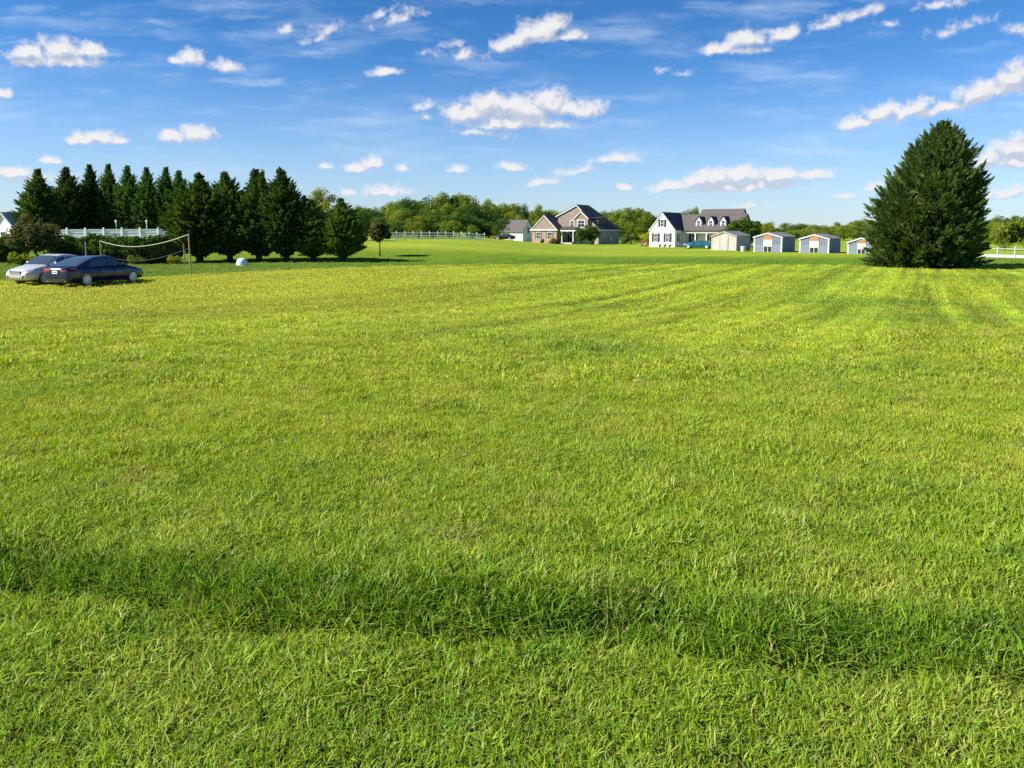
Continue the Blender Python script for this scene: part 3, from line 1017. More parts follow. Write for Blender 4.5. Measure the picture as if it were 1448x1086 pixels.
for px, d, s_, lab in ((191, 62.5, 1.15, 'small yellow green plant at the foot of the hedge behind the net'), (28, 59, 1.5, 'low yellow green plant at the foot of the brownish shrub tree'),
                       (247, 63, 1.1, 'small light green plant left of the wooden net post')):
    p = base_at(px, d)
    tree('small_plant', lab, 'plant', p, cr, None, 'leaf_yellow', sc=s_, group='small plants at the foot of the hedge')

# ---- broadleaf trees right of the conifers and the wood
wcr = [broad_crown('wood_crown', 61 + i, 0.40, 0.47, 0.50, 44, 5200, 0.034, .36, 1.0) for i in range(6)]
wtr = trunk_mesh('wood_trunk', 0.6, .020, .008, 68, 0, 5, .4, .4)


def wood_tree(label, px, py, d, wid, mat, group=None, name='broadleaf_tree', k_=0, rz=None):
    p = base_at(px, d)
    h_ = top_h(py, d, p.z)
    w_ = wid / F * d / 0.74 if wid else h_
    r_ = hsh(k_ * 7 + int(px))
    return tree(name, label, 'tree', p, wcr[k_ % 6], wtr, mat, 'bark', (w_, w_, h_ / 1.02), r_.uniform(0, 6.28) if rz is None else rz, group)


wood_tree('pale yellow green tree rising above the front row of conifers', 458, 264, 112, 46, 'leaf_yellow', k_=1)
wood_tree('dark green tree beside the short round topped conifer', 511, 288, 118, 34, 'leaf_wood_dark', k_=2)
wood_tree('dark green bushy tree left of the young thin trunked tree', 497, 296, 112, 40, 'leaf_wood_dark', k_=3)
# undergrowth trees behind the rail fence
for i, (px, py, wid, m_, lab) in enumerate([(560, 307, 26, 'leaf_wood_dark', 'small conical green tree right above the left end of the rail fence'),
                                            (592, 304, 44, 'leaf_wood', 'broad rounded tree behind the middle of the rail fence'),
                                            (636, 309, 38, 'leaf_wood', 'light green spreading tree behind the right half of the rail fence'),
                                            (612, 318, 26, 'leaf_wood_dark', 'low dark bush between the two rounded trees behind the rail fence'),
                                            (668, 317, 22, 'leaf_wood', 'small yellow green tree behind the right end of the rail fence')]):
    wood_tree(lab, px, py, 150, wid, m_, k_=i)

SKYLINE = [(470, 284), (490, 286), (540, 291), (556, 280), (575, 276), (600, 275), (620, 271), (640, 269), (655, 268), (670, 270), (682, 277), (700, 282), (720, 283),
           (745, 284), (760, 287), (775, 287), (790, 291), (830, 292), (862, 296), (875, 291), (890, 292), (905, 294), (925, 297), (955, 298), (972, 293), (990, 302),
           (1050, 312), (1075, 310), (1098, 318), (1112, 315), (1150, 315), (1190, 312), (1215, 308), (1260, 306), (1390, 304), (1415, 303), (1450, 301), (1500, 298), (1560, 296)]
skx = [s_[0] for s_ in SKYLINE]
sky_ = [s_[1] for s_ in SKYLINE]
rr = random.Random(8)
k = 0
px = 480.0
while px < 1540:
    wid = rr.uniform(24, 42) if px < 1050 else rr.uniform(16, 28)
    if not 1232 < px < 1372:
        d = rr.uniform(235, 255) if px < 1050 else rr.uniform(300, 330)
        py = np.interp(px, skx, sky_) + rr.uniform(-1.5, 5.0)
        left = px < 1050
        wood_tree('leafy tree on the skyline of the wood behind the houses' if left else 'leafy tree on the far skyline behind the row of sheds', px, py, d, wid,
                  'leaf_wood' if rr.random() < .62 else 'leaf_wood_dark', 'skyline trees of the wood' if left else 'far skyline trees', k_=k)
        k += 1
    px += wid * (0.36 if px < 1050 else .45)
px = 520.0
while px < 1540:
    wid = rr.uniform(26, 40) if px < 1050 else rr.uniform(20, 34)
    if not 1236 < px < 1368 and not 800 < px < 850:
        d = rr.uniform(205, 220) if px < 1050 else rr.uniform(230, 260)
        left = px < 1050
        py = np.interp(px, skx, sky_) + (rr.uniform(12, 22) if left else rr.uniform(6, 14))
        wood_tree('shadowed tree in the lower front of the wood behind the houses' if left else 'yellow green tree in the nearer wood behind the sheds', px, py, d, wid,
                  ('leaf_wood_dark' if rr.random() < .7 else 'leaf_wood') if left else ('leaf_wood' if rr.random() < .7 else 'leaf_yellow'),
                  'lower trees of the wood' if left else 'trees behind the sheds', k_=k)
        k += 1
    px += wid * (.5 if px < 1050 else .48)
px = 530.0
while px < 1090:
    if not 752 < px < 880 and not 925 < px < 1050:
        wood_tree('dark undergrowth tree along the foot of the wood', px, np.interp(px, skx, sky_) + rr.uniform(26, 36), rr.uniform(188, 198), rr.uniform(26, 36), 'leaf_wood_dark', 'undergrowth trees at the foot of the wood', k_=k)
        k += 1
    px += rr.uniform(9, 13)
for i, (px, py, d, wid, m_, lab) in enumerate([(892, 287, 176, 36, 'leaf_wood', 'tall yellow green tree between the brick house and the white house'),
                                             (873, 294, 190, 30, 'leaf_wood', 'tree peeping over the right slope of the brick house roof'),
                                             (912, 301, 165, 30, 'leaf_wood', 'leafy tree just left of the white gable'),
                                             (735, 302, 192, 24, 'leaf_yellow', 'yellow green tree above the white outbuilding'),
                                             (756, 306, 190, 26, 'leaf_yellow', 'yellow green tree touching the brick gable on its left'),
                                             (982, 291, 172, 14, 'leaf_wood', 'narrow tree top above the dark roof of the white house'),
                                             (966, 293, 172, 18, 'leaf_yellow', 'yellowish tree top above the white house ridge'),
                                             (1084, 311, 150, 22, 'leaf_yellow', 'yellow green tree above the second shed'),
                                             (1421, 313, 108, 40, 'leaf_wood', 'sunlit tree right of the huge conifer, behind the posts'),
                                             (1456, 306, 104, 44, 'leaf_yellow', 'yellow green tree at the right edge of the photo'),
                                             (1398, 308, 120, 36, 'leaf_wood', 'tree half hidden behind the right side of the huge conifer')]):
    wood_tree(lab, px, py, d, wid, m_, k_=i + 2)
cr = broad_crown('round_crown', 75, 2.6, 2.0, 2.5, 60, 6500, 0.26, .30, .95)
p = base_at(1050, 122)
tree('round_tree', 'round dark green tree behind the beige shed', 'tree', p, cr, trunk_mesh('round_trunk', 2.0, .14, .06, 75, 0, 5, .5, .3), 'leaf_hedge', 'bark', (1.25, 1.25, top_h(308, 122, p.z) / 4.5))
cr = broad_crown('front_tree_crown', 76, 1.9, 1.7, 2.2, 46, 4600, 0.24, .32, .95)
p = base_at(836, 160)
tree('ornamental_tree', 'dark green ornamental tree in front of the brick house', 'tree', p, cr, trunk_mesh('ornamental_trunk', 1.6, .1, .05, 76, 0, 6, .6, .2), 'leaf_wood_dark', 'bark', (1.2, 1.2, top_h(318, 160, p.z) / 3.9))
p = base_at(822, 158)
tree('ornamental_tree', 'smaller dark ornamental tree beside the brick house porch', 'tree', p, cr, None, 'leaf_wood_dark', 'bark', (.72, .72, top_h(322, 158, p.z) / 3.9), 2.0)
cr = broad_crown('leaning_crown', 77, 1.1, .9, 2.6, 22, 1500, 0.22, .36, .9)
p = base_at(1436, 62)
t = tree('leaning_tree', 'small leaning tree with a thin dark trunk at the right edge of the lawn', 'tree', p, cr, trunk_mesh('leaning_trunk', 2.6, .10, .05, 78, 0.30, 5, .4, .5), 'leaf_wood')
t.children[1].location = (1.0, 0, .1)

# low shrubs by the houses
cr = broad_crown('garden_crown', 81, .62, .48, .46, 16, 800, 0.13, .40, 1.0)
for px, d, s_, m_, lab in ((766.6, 165.5, 1.0, 'leaf_hedge', 'small dark bush under the brick gable between its two windows'),
                           (778.5, 165, 1.6, 'petal_pale', 'pale flowering bush under the right window of the brick gable'),
                           (786.5, 164.5, 1.1, 'leaf_hedge', 'dark bush beside the brick house porch'),
                           (811, 160, .8, 'leaf_hedge', 'small ball shaped bush before the porch'),
                           (837, 156, 1.1, 'leaf_hedge', 'round bush under the larger ornamental tree'),
                           (919, 142, 3.6, 'leaf_yellow', 'large yellow green bush at the left corner of the white house'),
                           (909, 138, 1.15, 'petal_red', 'low bush with red flowers left of the white house'),
                           (912, 137, .8, 'petal_pale', 'small pale flowering plant on top of the red bush'),
                           (933, 133.2, .55, 'leaf_hedge', 'tiny dark shrub at the foot of the white gable wall, left'),
                           (940, 132.6, .55, 'leaf_hedge', 'tiny dark shrub at the foot of the white gable wall, middle'),
                           (947, 132.0, .55, 'leaf_hedge', 'tiny dark shrub at the foot of the white gable wall, right'),
                           (883, 163, 2.2, 'leaf_wood_dark', 'dark bush at the right corner of the brick house')):
    p = base_at(px, d)
    tree('garden_bush', lab, 'bush', p, cr, None, m_, sc=s_)

# ------------------------------------------------------------------ buildings
lined('siding_white', (0.80, 0.81, 0.82), 0.20, 'z', 0.35, 0.55, 0.05)
lined('siding_blue', (0.13, 0.175, 0.24), 0.24, 'xy', 0.35, 0.6, 0.10)
lined('siding_beige', (0.42, 0.38, 0.32), 0.30, 'xy', 0.35, 0.7, 0.10)
lined('siding_grey', (0.36, 0.37, 0.40), 0.30, 'xy', 0.35, 0.7, 0.08)
lined('shingle_dark', (0.050, 0.052, 0.062), 0.14, 'z', 0.5, 0.85, 0.22)
lined('shingle_brown', (0.090, 0.082, 0.080), 0.14, 'z', 0.5, 0.85, 0.22)
lined('shingle_grey', (0.15, 0.16, 0.18), 0.14, 'z', 0.5, 0.85, 0.18)
lined('shingle_blue', (0.24, 0.27, 0.32), 0.14, 'z', 0.5, 0.85, 0.15)
plain('trim_grey', (0.62, 0.62, 0.62), 0.6, var=0.08)
plain('fence_grey', (0.42, 0.44, 0.46), 0.6, var=0.12)
lined('board_orange', (0.33, 0.165, 0.065), 0.12, 'z', 0.3, 0.7, 0.2)
brickmat('brick_warm', (0.38, 0.21, 0.135), (0.29, 0.145, 0.09), (0.45, 0.40, 0.34))
brickmat('brick_dull', (0.25, 0.175, 0.14), (0.20, 0.135, 0.105), (0.38, 0.34, 0.30))
plain('white_paint', (0.80, 0.80, 0.80), 0.5, var=0.05)
plain('vinyl_white', (0.84, 0.85, 0.87), 0.35, var=0.04)
plain('dark_paint', (0.022, 0.026, 0.034), 0.5, var=0.2)
plain('blue_shutter', (0.06, 0.10, 0.16), 0.5, var=0.2)
plain('concrete', (0.42, 0.40, 0.37), 0.9, var=0.15)
plain('plaster_grey', (0.34, 0.315, 0.285), 0.85, var=0.12, scale=1.0)
plain('wood_pole', (0.30, 0.21, 0.12), 0.8, var=0.25, scale=8, bump=0.3)
plain('wood_grey', (0.22, 0.20, 0.18), 0.85, var=0.25, scale=8)
plain('plastic_white', (0.62, 0.68, 0.73), 0.45, var=0.06)
plain('rope_white', (0.50, 0.48, 0.42), 0.8, var=0.1)
plain('net_cord', (0.10, 0.10, 0.09), 0.9, var=0.1)
plain('metal_grey', (0.33, 0.34, 0.35), 0.45, 0.6, var=0.1)
plain('red_brick_porch', (0.36, 0.16, 0.12), 0.8, var=0.2)
plain('door_grey', (0.58, 0.58, 0.57), 0.6, var=0.1)
plain('panel_blue', (0.155, 0.20, 0.265), 0.6, var=0.1)
plain('dark_shade', (0.018, 0.018, 0.02), 0.8, var=0.2)
glassmat('glass')


def solve_w(px1, d1, px2, a):
    k2 = uv(px2, 350)[0]
    x1 = uv(px1, 350)[0] * d1
    return (k2 * d1 - x1) / (math.cos(a) + k2 * math.sin(a))


def building(name, label, cat, px_left, d, a, group=None):
    x = uv(px_left, 350)[0] * d
    return thing(name, label, cat, (x, d, G(x, d)), -a, group)


def win(parent, x0, x1, z0, z1, y, face='front', shutters=0.0, smat='dark_paint', mull=True, fr=0.07):
    """window in a wall; face 'front' looks to -y, 'right' looks to +x (then x0..x1 run along y and y is the wall's x)"""
    def put(mb, a0, a1, b0, b1, out0, out1):
        if face == 'front':
            mb.box(a0, a1, y - out1, y - out0, b0, b1)
        else:
            mb.box(y + out0, y + out1, a0, a1, b0, b1)
    f_ = MB()
    put(f_, x0 - fr, x1 + fr, z1, z1 + fr, -.02, .06)
    put(f_, x0 - fr, x1 + fr, z0 - fr * 1.3, z0, -.02, .09)
    put(f_, x0 - fr, x0, z0, z1, -.02, .055)
    put(f_, x1, x1 + fr, z0, z1, -.02, .055)
    if mull:
        zm = (z0 + z1) / 2
        put(f_, x0, x1, zm - .025, zm + .025, -.02, .045)
        xm = (x0 + x1) / 2
        put(f_, xm - .015, xm + .015, z0, zm - .025, -.02, .04)
        put(f_, xm - .015, xm + .015, zm + .025, z1, -.02, .04)
    w_ = f_.build('window', 'white_paint', parent)
    g_ = MB()
    put(g_, x0, x1, z0, z1, -.02, .015)
    g_.build('pane', 'glass', w_)
    if shutters:
        for s0, s1 in ((x0 - fr - shutters, x0 - fr - .01), (x1 + fr + .01, x1 + fr + shutters)):
            m_ = MB()
            put(m_, s0, s1, z0 - .05, z1 + .05, -.02, .05)
            n_ = int((z1 - z0) / .12)
            for q_ in range(n_):
                zq = z0 + q_ * .12
                put(m_, s0 + .05, s1 - .05, zq, zq + .05, .05, .065)
            m_.build('shutter', smat, parent)
    return w_


def gable_roof_y(x0, x1, y0, y1, ze, zr, xr=None, over=.25, th=.14):
    """two slabs, ridge along y"""
    xr = (x0 + x1) / 2 if xr is None else xr
    mb = MB()
    sl = (zr - ze) / (xr - x0)
    mb.slab([(x0 - over, y0 - over, ze - over * sl), (xr, y0 - over, zr), (xr, y1, zr), (x0 - over, y1, ze - over * sl)], th)
    sr = (zr - ze) / (x1 - xr)
    mb.slab([(xr, y0 - over, zr + .003), (x1 + over, y0 - over, ze - over * sr), (x1 + over, y1, ze - over * sr), (xr, y1, zr + .003)], th)
    return mb


def rake_y(x0, x1, y0, ze, zr, xr=None, over=.25, w_=.15):
    """white boards along the gable edge"""
    xr = (x0 + x1) / 2 if xr is None else xr
    mb = MB()
    sl = (zr - ze) / (xr - x0)
    sr = (zr - ze) / (x1 - xr)
    mb.prism([(x0 - over, ze - over * sl), (xr, zr), (xr, zr - w_), (x0 - over, ze - over * sl - w_)], 'y', y0 - over - .03, y0 - over + .04)
    mb.prism([(xr, zr), (x1 + over, ze - over * sr), (x1 + over, ze - over * sr - w_), (xr, zr - w_)], 'y', y0 - over - .028, y0 - over + .042)
    return mb


def tri(px, d):
    return uv(px, 350)[0] * d


# ---- white house with dormers
a = R(35)
H = building('white_house', 'white clapboard house with dark roofs, black shutters and three dormers', 'house', 918, 135, a)
GW, GL = 4.75, 4.3       # gable wing
MWID = 9.8
mb = MB()
mb.prism([(0, -.3), (GW, -.3), (GW, 3.0), (GW / 2, 5.95), (0, 3.0)], 'y', 0, GL + 3)
mb.build('wall', 'siding_white', H)
mb = MB()
mb.prism([(GL, -.3), (GL + 6.4, -.3), (GL + 6.4, 3.6), (GL + 3.2, 5.6), (GL, 3.6)], 'x', GW + .01, GW + MWID)
mb.build('wall', 'siding_white', H)
gable_roof_y(0, GW, 0, GL + 3.2, 3.0, 5.95, over=.1).build('roof', 'shingle_dark', H)
rake_y(0, GW, 0, 3.0, 5.95, over=.1).build('rake_board', 'white_paint', H)
mb = MB()
sl = 2.85 / 4.7
xa, xb = GW + .02, GW + MWID + .25
mb.slab([(xa, GL - 1.6, 2.71), (xb, GL - 1.6, 2.71), (xb, GL + 3.2, 5.62), (xa - 2.2, GL + 3.2, 5.62), (xa - 2.2, GL + .6, 4.044)], .14)
mb.slab([(xa, GL + 3.2, 5.623), (xb, GL + 3.2, 5.623), (xb, GL + 6.7, 2.9), (xa, GL + 6.7, 2.9)], .14)
mb.build('roof', 'shingle_brown', H)
# porch beam and posts
mb = MB()
mb.box(GW + .3, GW + MWID, GL - 1.4, GL - 1.2, 2.42, 2.70)
mb.build('porch_beam', 'white_paint', H)
for k in range(6):
    mb = MB()
    xk = GW + .4 + k * 2.0
    mb.box(xk, xk + .16, GL - 1.38, GL - 1.22, .1, 2.42)
    mb.box(xk - .03, xk + .19, GL - 1.41, GL - 1.19, 0.0, .18)
    mb.build('porch_post', 'white_paint', H)
mb = MB()
mb.box(GW + .05, GW + MWID, GL - 1.5, GL - .02, -.3, .08)
mb.build('porch_floor', 'red_brick_porch', H)
win(H, .95, 1.45, .95, 2.35, 0, shutters=.42)
win(H, 3.15, 3.65, .95, 2.35, 0, shutters=.42)
win(H, 2.1, 2.65, 3.55, 4.7, 0, shutters=.40)
win(H, 1.3, 1.75, .95, 2.3, GW, 'right', shutters=.36, smat='blue_shutter')
win(H, GW + 1.3, GW + 1.8, .85, 2.2, GL, shutters=.45)
win(H, GW + 6.6, GW + 7.1, .85, 2.2, GL, shutters=.45)
win(H, GW + 8.6, GW + 9.1, .85, 2.2, GL, shutters=.45)
mb = MB()
mb.box(GW + 3.9, GW + 5.2, GL - .06, GL + .05, .09, 2.25)
dr = mb.build('door', 'white_paint', H)
mb = MB()
for q in range(2):
    mb.box(GW + 4.0 + q * .62, GW + 4.48 + q * .62, GL - .08, GL - .05, .4, 2.1)
mb.build('pane', 'glass', dr)
for px in (987, 1004, 1021.5):
    xc = solve_w(918, 135, px, a)
    # dormer stands in front of the ridge: find its local x at depth GL+.3
    k2 = uv(px, 350)[0]
    yl = GL - .3
    X0 = tri(918, 135)
    xc = (k2 * (135 + yl * math.cos(a)) - X0 - yl * math.sin(a)) / (math.cos(a) + k2 * math.sin(a))
    D = MB()
    D.prism([(xc - .48, 3.3), (xc + .48, 3.3), (xc + .48, 4.55), (xc, 5.25), (xc - .48, 4.55)], 'y', yl, GL + 2.9)
    dm = D.build('dormer', 'siding_white', H)
    gable_roof_y(xc - .48, xc + .48, yl, GL + 3.1, 4.55, 5.25, over=.12, th=.08).build('dormer_roof', 'shingle_dark', dm)
    w_ = MB()
    w_.box(xc - .34, xc + .34, yl - .05, yl + .02, 3.38, 4.62)
    ww = w_.build('window_frame', 'white_paint', dm)
    w_ = MB()
    for q in (0, 1):
        for r_ in (0, 1):
            w_.box(xc - .27 + q * .29, xc - .02 + q * .29, yl - .065, yl - .045, 3.45 + r_ * .58, 3.97 + r_ * .58)
    w_.build('pane', 'glass', ww)
# tall rear wing
rx0, rx1, ry0, ry1 = 5.3, 12.7, 8.6, 14.6
mb = MB()
mb.prism([(ry0, -.3), (ry1, -.3), (ry1, 4.0), ((ry0 + ry1) / 2, 6.6), (ry0, 4.0)], 'x', rx0, rx1)
mb.build('wall', 'siding_white', H)
mb = MB()
ym = (ry0 + ry1) / 2
s_ = 2.6 / 3.0
mb.slab([(rx0 - .2, ry0 - .4, 4.02 - .4 * s_), (rx1 + .2, ry0 - .4, 4.02 - .4 * s_), (rx1 + .2, ym, 6.62), (rx0 - .2, ym, 6.62)], .14)
mb.slab([(rx0 - .2, ym, 6.623), (rx1 + .2, ym, 6.623), (rx1 + .2, ry1 + .3, 3.75), (rx0 - .2, ry1 + .3, 3.75)], .14)
mb.build('roof', 'shingle_brown', H)
mb = MB()
mb.box(rx0 + 3, rx0 + 3.7, ym + .6, ym + 1.3, 6.0, 7.6)

# ---- brick house
a = R(30)
d0 = 168.0
H = building('brick_house', 'large tan brick house with steep dark hipped roof, front gables and white columned porch', 'house', 752, d0, a)
GW = solve_w(752, d0, 787, a)
X0 = tri(752, d0)


def lx_at(px, yl):
    k2 = uv(px, 350)[0]
    return (k2 * (d0 + yl * math.cos(a)) - X0 - yl * math.sin(a)) / (math.cos(a) + k2 * math.sin(a))


mb = MB()
mb.prism([(0, -.3), (GW, -.3), (GW, 2.95), (GW / 2, 5.9), (0, 2.95)], 'y', 0, 8)
mb.build('wall', 'brick_warm', H)
mb = MB()
mb.prism([(.15, 3.05), (GW - .15, 3.05), (GW / 2, 5.75)], 'y', -.04, .05)
mb.build('gable_panel', 'brick_dull', H)
gable_roof_y(0, GW, 0, 9, 2.95, 5.9, over=.14).build('roof', 'shingle_dark', H)
rake_y(0, GW, 0, 2.95, 5.9, over=.14).build('rake_board', 'white_paint', H)
mb = MB()
mb.box(-.28, GW + .28, -.28, -.05, 2.62, 2.84)
mb.build('eave_board', 'white_paint', H)
win(H, 1.15, 2.05, .85, 2.2, 0, shutters=.22)
win(H, 3.9, 4.9, .85, 2.2, 0, shutters=.22)
# main block: wide gable to the front, ridge running back, right roof plane coming down low
yl = 3.4
xl = lx_at(789, yl)
xr_ = lx_at(815.5, yl)
xe = lx_at(846, yl)
ML = 11.5
zr = 8.05
ze_l = 5.9
ze_r = 3.0
xb = xr_ + (xe - xr_) * 1.0
mb = MB()
mb.prism([(xl, -.3), (xe, -.3), (xe, ze_r), (xr_, zr - .05), (xl, ze_l)], 'y', yl, yl + ML - 5.6)
mb.box(xl, xe - .003, yl + ML - 5.599, yl + ML, -.3, ze_r)
mb.build('wall', 'plaster_grey', H)
mb = MB()
xf = lx_at(832, yl - .1)
fz = zr - (zr - ze_r) * (xf - xr_) / (xe - xr_)
mb.prism([(xl + .05, 2.6), (xf, 2.6), (xf, fz - .1), (xr_, zr - .12), (xl + .05, ze_l - .1)], 'y', yl - .10, yl + .05)
mb.build('gable_wall', 'brick_dull', H)
mb = MB()
mb.slab([(xr_, yl - .3, zr), (xe + .35, yl - .3, ze_r - .25), (xe + .35, yl + ML + .3, ze_r - .25), (xr_, yl + ML - 5.5, zr)], .16)
sl = (zr - ze_l) / (xr_ - xl)
mb.slab([(xl - .5, yl - .3, ze_l - .5 * sl), (xr_, yl - .3, zr + .003), (xr_, yl + ML - 5.5, zr + .003), (xl - .5, yl + ML + .3, ze_l - .5 * sl)], .16)
mb.slab([(xr_, yl + ML - 5.5, zr - .004), (xe + .35, yl + ML + .3, ze_r - .25), (xl - .5, yl + ML + .3, ze_l - .5 * sl)], .16)
mb.build('roof', 'shingle_dark', H)
mb = MB()
mb.prism([(xl - .5, ze_l - .5 * sl), (xr_, zr), (xr_, zr - .17), (xl - .5, ze_l - .5 * sl - .17)], 'y', yl - .36, yl - .28)
mb.prism([(xr_, zr), (xf, fz), (xf, fz - .17), (xr_, zr - .17)], 'y', yl - .358, yl - .282)
mb.box(xe + .28, xe + .4, yl - .25, yl + ML + .2, ze_r - .42, ze_r - .18)
mb.build('rake_board', 'white_paint', H)
# small projecting gable bay with window
bx0, bx1 = lx_at(812, yl - .7), lx_at(831, yl - .7)
mb = MB()
mb.prism([(bx0, 2.5), (bx1, 2.5), (bx1, 5.3), ((bx0 + bx1) / 2, 6.7), (bx0, 5.3)], 'y', yl - .7, yl + 2.4)
bay = mb.build('gable_bay', 'brick_dull', H)
gable_roof_y(bx0, bx1, yl - .7, yl + 2.6, 5.3, 6.7, over=.18, th=.1).build('bay_roof', 'shingle_dark', bay)
rake_y(bx0, bx1, yl - .7, 5.3, 6.7, over=.18, w_=.2).build('rake_board', 'white_paint', bay)
xm = (bx0 + bx1) / 2
win(bay, xm - .75, xm + .75, 3.35, 4.75, yl - .7, mull=True, fr=.12)
xw = lx_at(808.6, yl - .1)
win(H, xw - .38, xw + .38, 3.35, 4.7, yl - .1, fr=.1)
# roof dormer on the right slope
dx0, dx1 = lx_at(833, yl + 1.6), lx_at(846, yl + 1.6)
mb = MB()
mb.box(dx0, dx1, yl + 1.6, yl + 5.5, 3.2, 5.2)
dm = mb.build('dormer', 'dark_paint', H)
win(dm, dx0 + .4, dx0 + 1.1, 3.7, 4.8, yl + 1.6)
mb = MB()
mb.slab([(dx0 - .2, yl + 1.3, 5.22), (dx1 + .2, yl + 1.3, 5.22), (dx1 + .2, yl + 6, 5.5), (dx0 - .2, yl + 6, 5.5)], .1)
mb.build('dormer_roof', 'shingle_dark', dm)
# porch
mb = MB()
px0, px1 = lx_at(792.5, .8), lx_at(813.5, .8)
mb.box(px0, px1, .7, 1.0, 2.45, 2.85)
mb.build('porch_beam', 'white_paint', H)
mb = MB()
mb.slab([(px0 - .05, .5, 2.86), (px1 + .15, .5, 2.86), (px1 + .15, yl - .15, 3.4), (px0 - .05, yl - .15, 3.4)], .1)
mb.build('porch_roof', 'shingle_dark', H)
for pxc in (794.5, 810.5):
    xc = lx_at(pxc, .85)
    mb = MB()
    mb.lathe([(.19, 0), (.19, .12), (.14, .2), (.12, 2.3), (.18, 2.4), (.18, 2.46)], 'z', 14, (xc, .85, 0))
    mb.build('porch_column', 'white_paint', H)
mb = MB()
mb.box(px0 - .02, px1, .6, yl - .02, -.3, .06)
mb.build('porch_floor', 'concrete', H)
mb = MB()
xd = (px0 + px1) / 2
mb.box(px0 + .5, px1 - .5, yl - .16, yl - .08, .07, 2.45)
dr = mb.build('door', 'dark_paint', H)
mb = MB()
for q in range(3):
    mb.box(px0 + .7 + q * .75, px0 + 1.2 + q * .75, yl - .18, yl - .15, .3, 2.3)
mb.build('pane', 'glass', dr)
# right wall details
win(H, yl + 2.6, yl + 3.1, 1.3, 2.3, xe, 'right')
mb = MB()
mb.box(xe - .02, xe + .12, yl + 6.4, yl + 7.0, .25, 1.1)
mb.build('meter_box', 'white_paint', H)

# ---- white outbuilding with brown roof, left of the brick house
a = R(38)
H = building('outbuilding', 'small white outbuilding with brownish grey roof left of the brick house', 'outbuilding', 713, 186, a)
L_ = 5.6
mb = MB()
mb.prism([(0, -.6), (4.4, -.6), (4.4, 2.0), (2.2, 4.6), (0, 2.0)], 'x', -1.0, L_)
mb.build('wall', 'siding_white', H)
mb = MB()
mb.slab([(-1.4, -.3, 1.67), (L_ + .2, -.3, 1.67), (L_ + .2, 2.2, 4.62), (-1.4, 2.2, 4.62)], .12)
mb.slab([(-1.4, 2.2, 4.623), (L_ + .2, 2.2, 4.623), (L_ + .2, 4.7, 1.67), (-1.4, 4.7, 1.67)], .12)
mb.build('roof', 'shingle_brown', H)
win(H, 1.8, 2.5, 1.5, 3.0, L_, 'right')

# ---- white gabled house at the far left
a = R(14)
d0 = 104.0
H = building('white_house', 'white gabled house with grey roof at the far left edge, behind the hedge', 'house', -11, d0, a)
mb = MB()
mb.prism([(0, -1), (4.0, -1), (4.0, 1.8), (2.0, 3.85), (0, 1.8)], 'y', 0, 12)
mb.build('wall', 'siding_white', H)
gable_roof_y(0, 4.0, 0, 12.2, 1.8, 3.85).build('roof', 'shingle_blue', H)
rake_y(0, 4.0, 0, 1.8, 3.85).build('rake_board', 'white_paint', H)
win(H, 1.6, 2.4, .3, 1.3, 0)

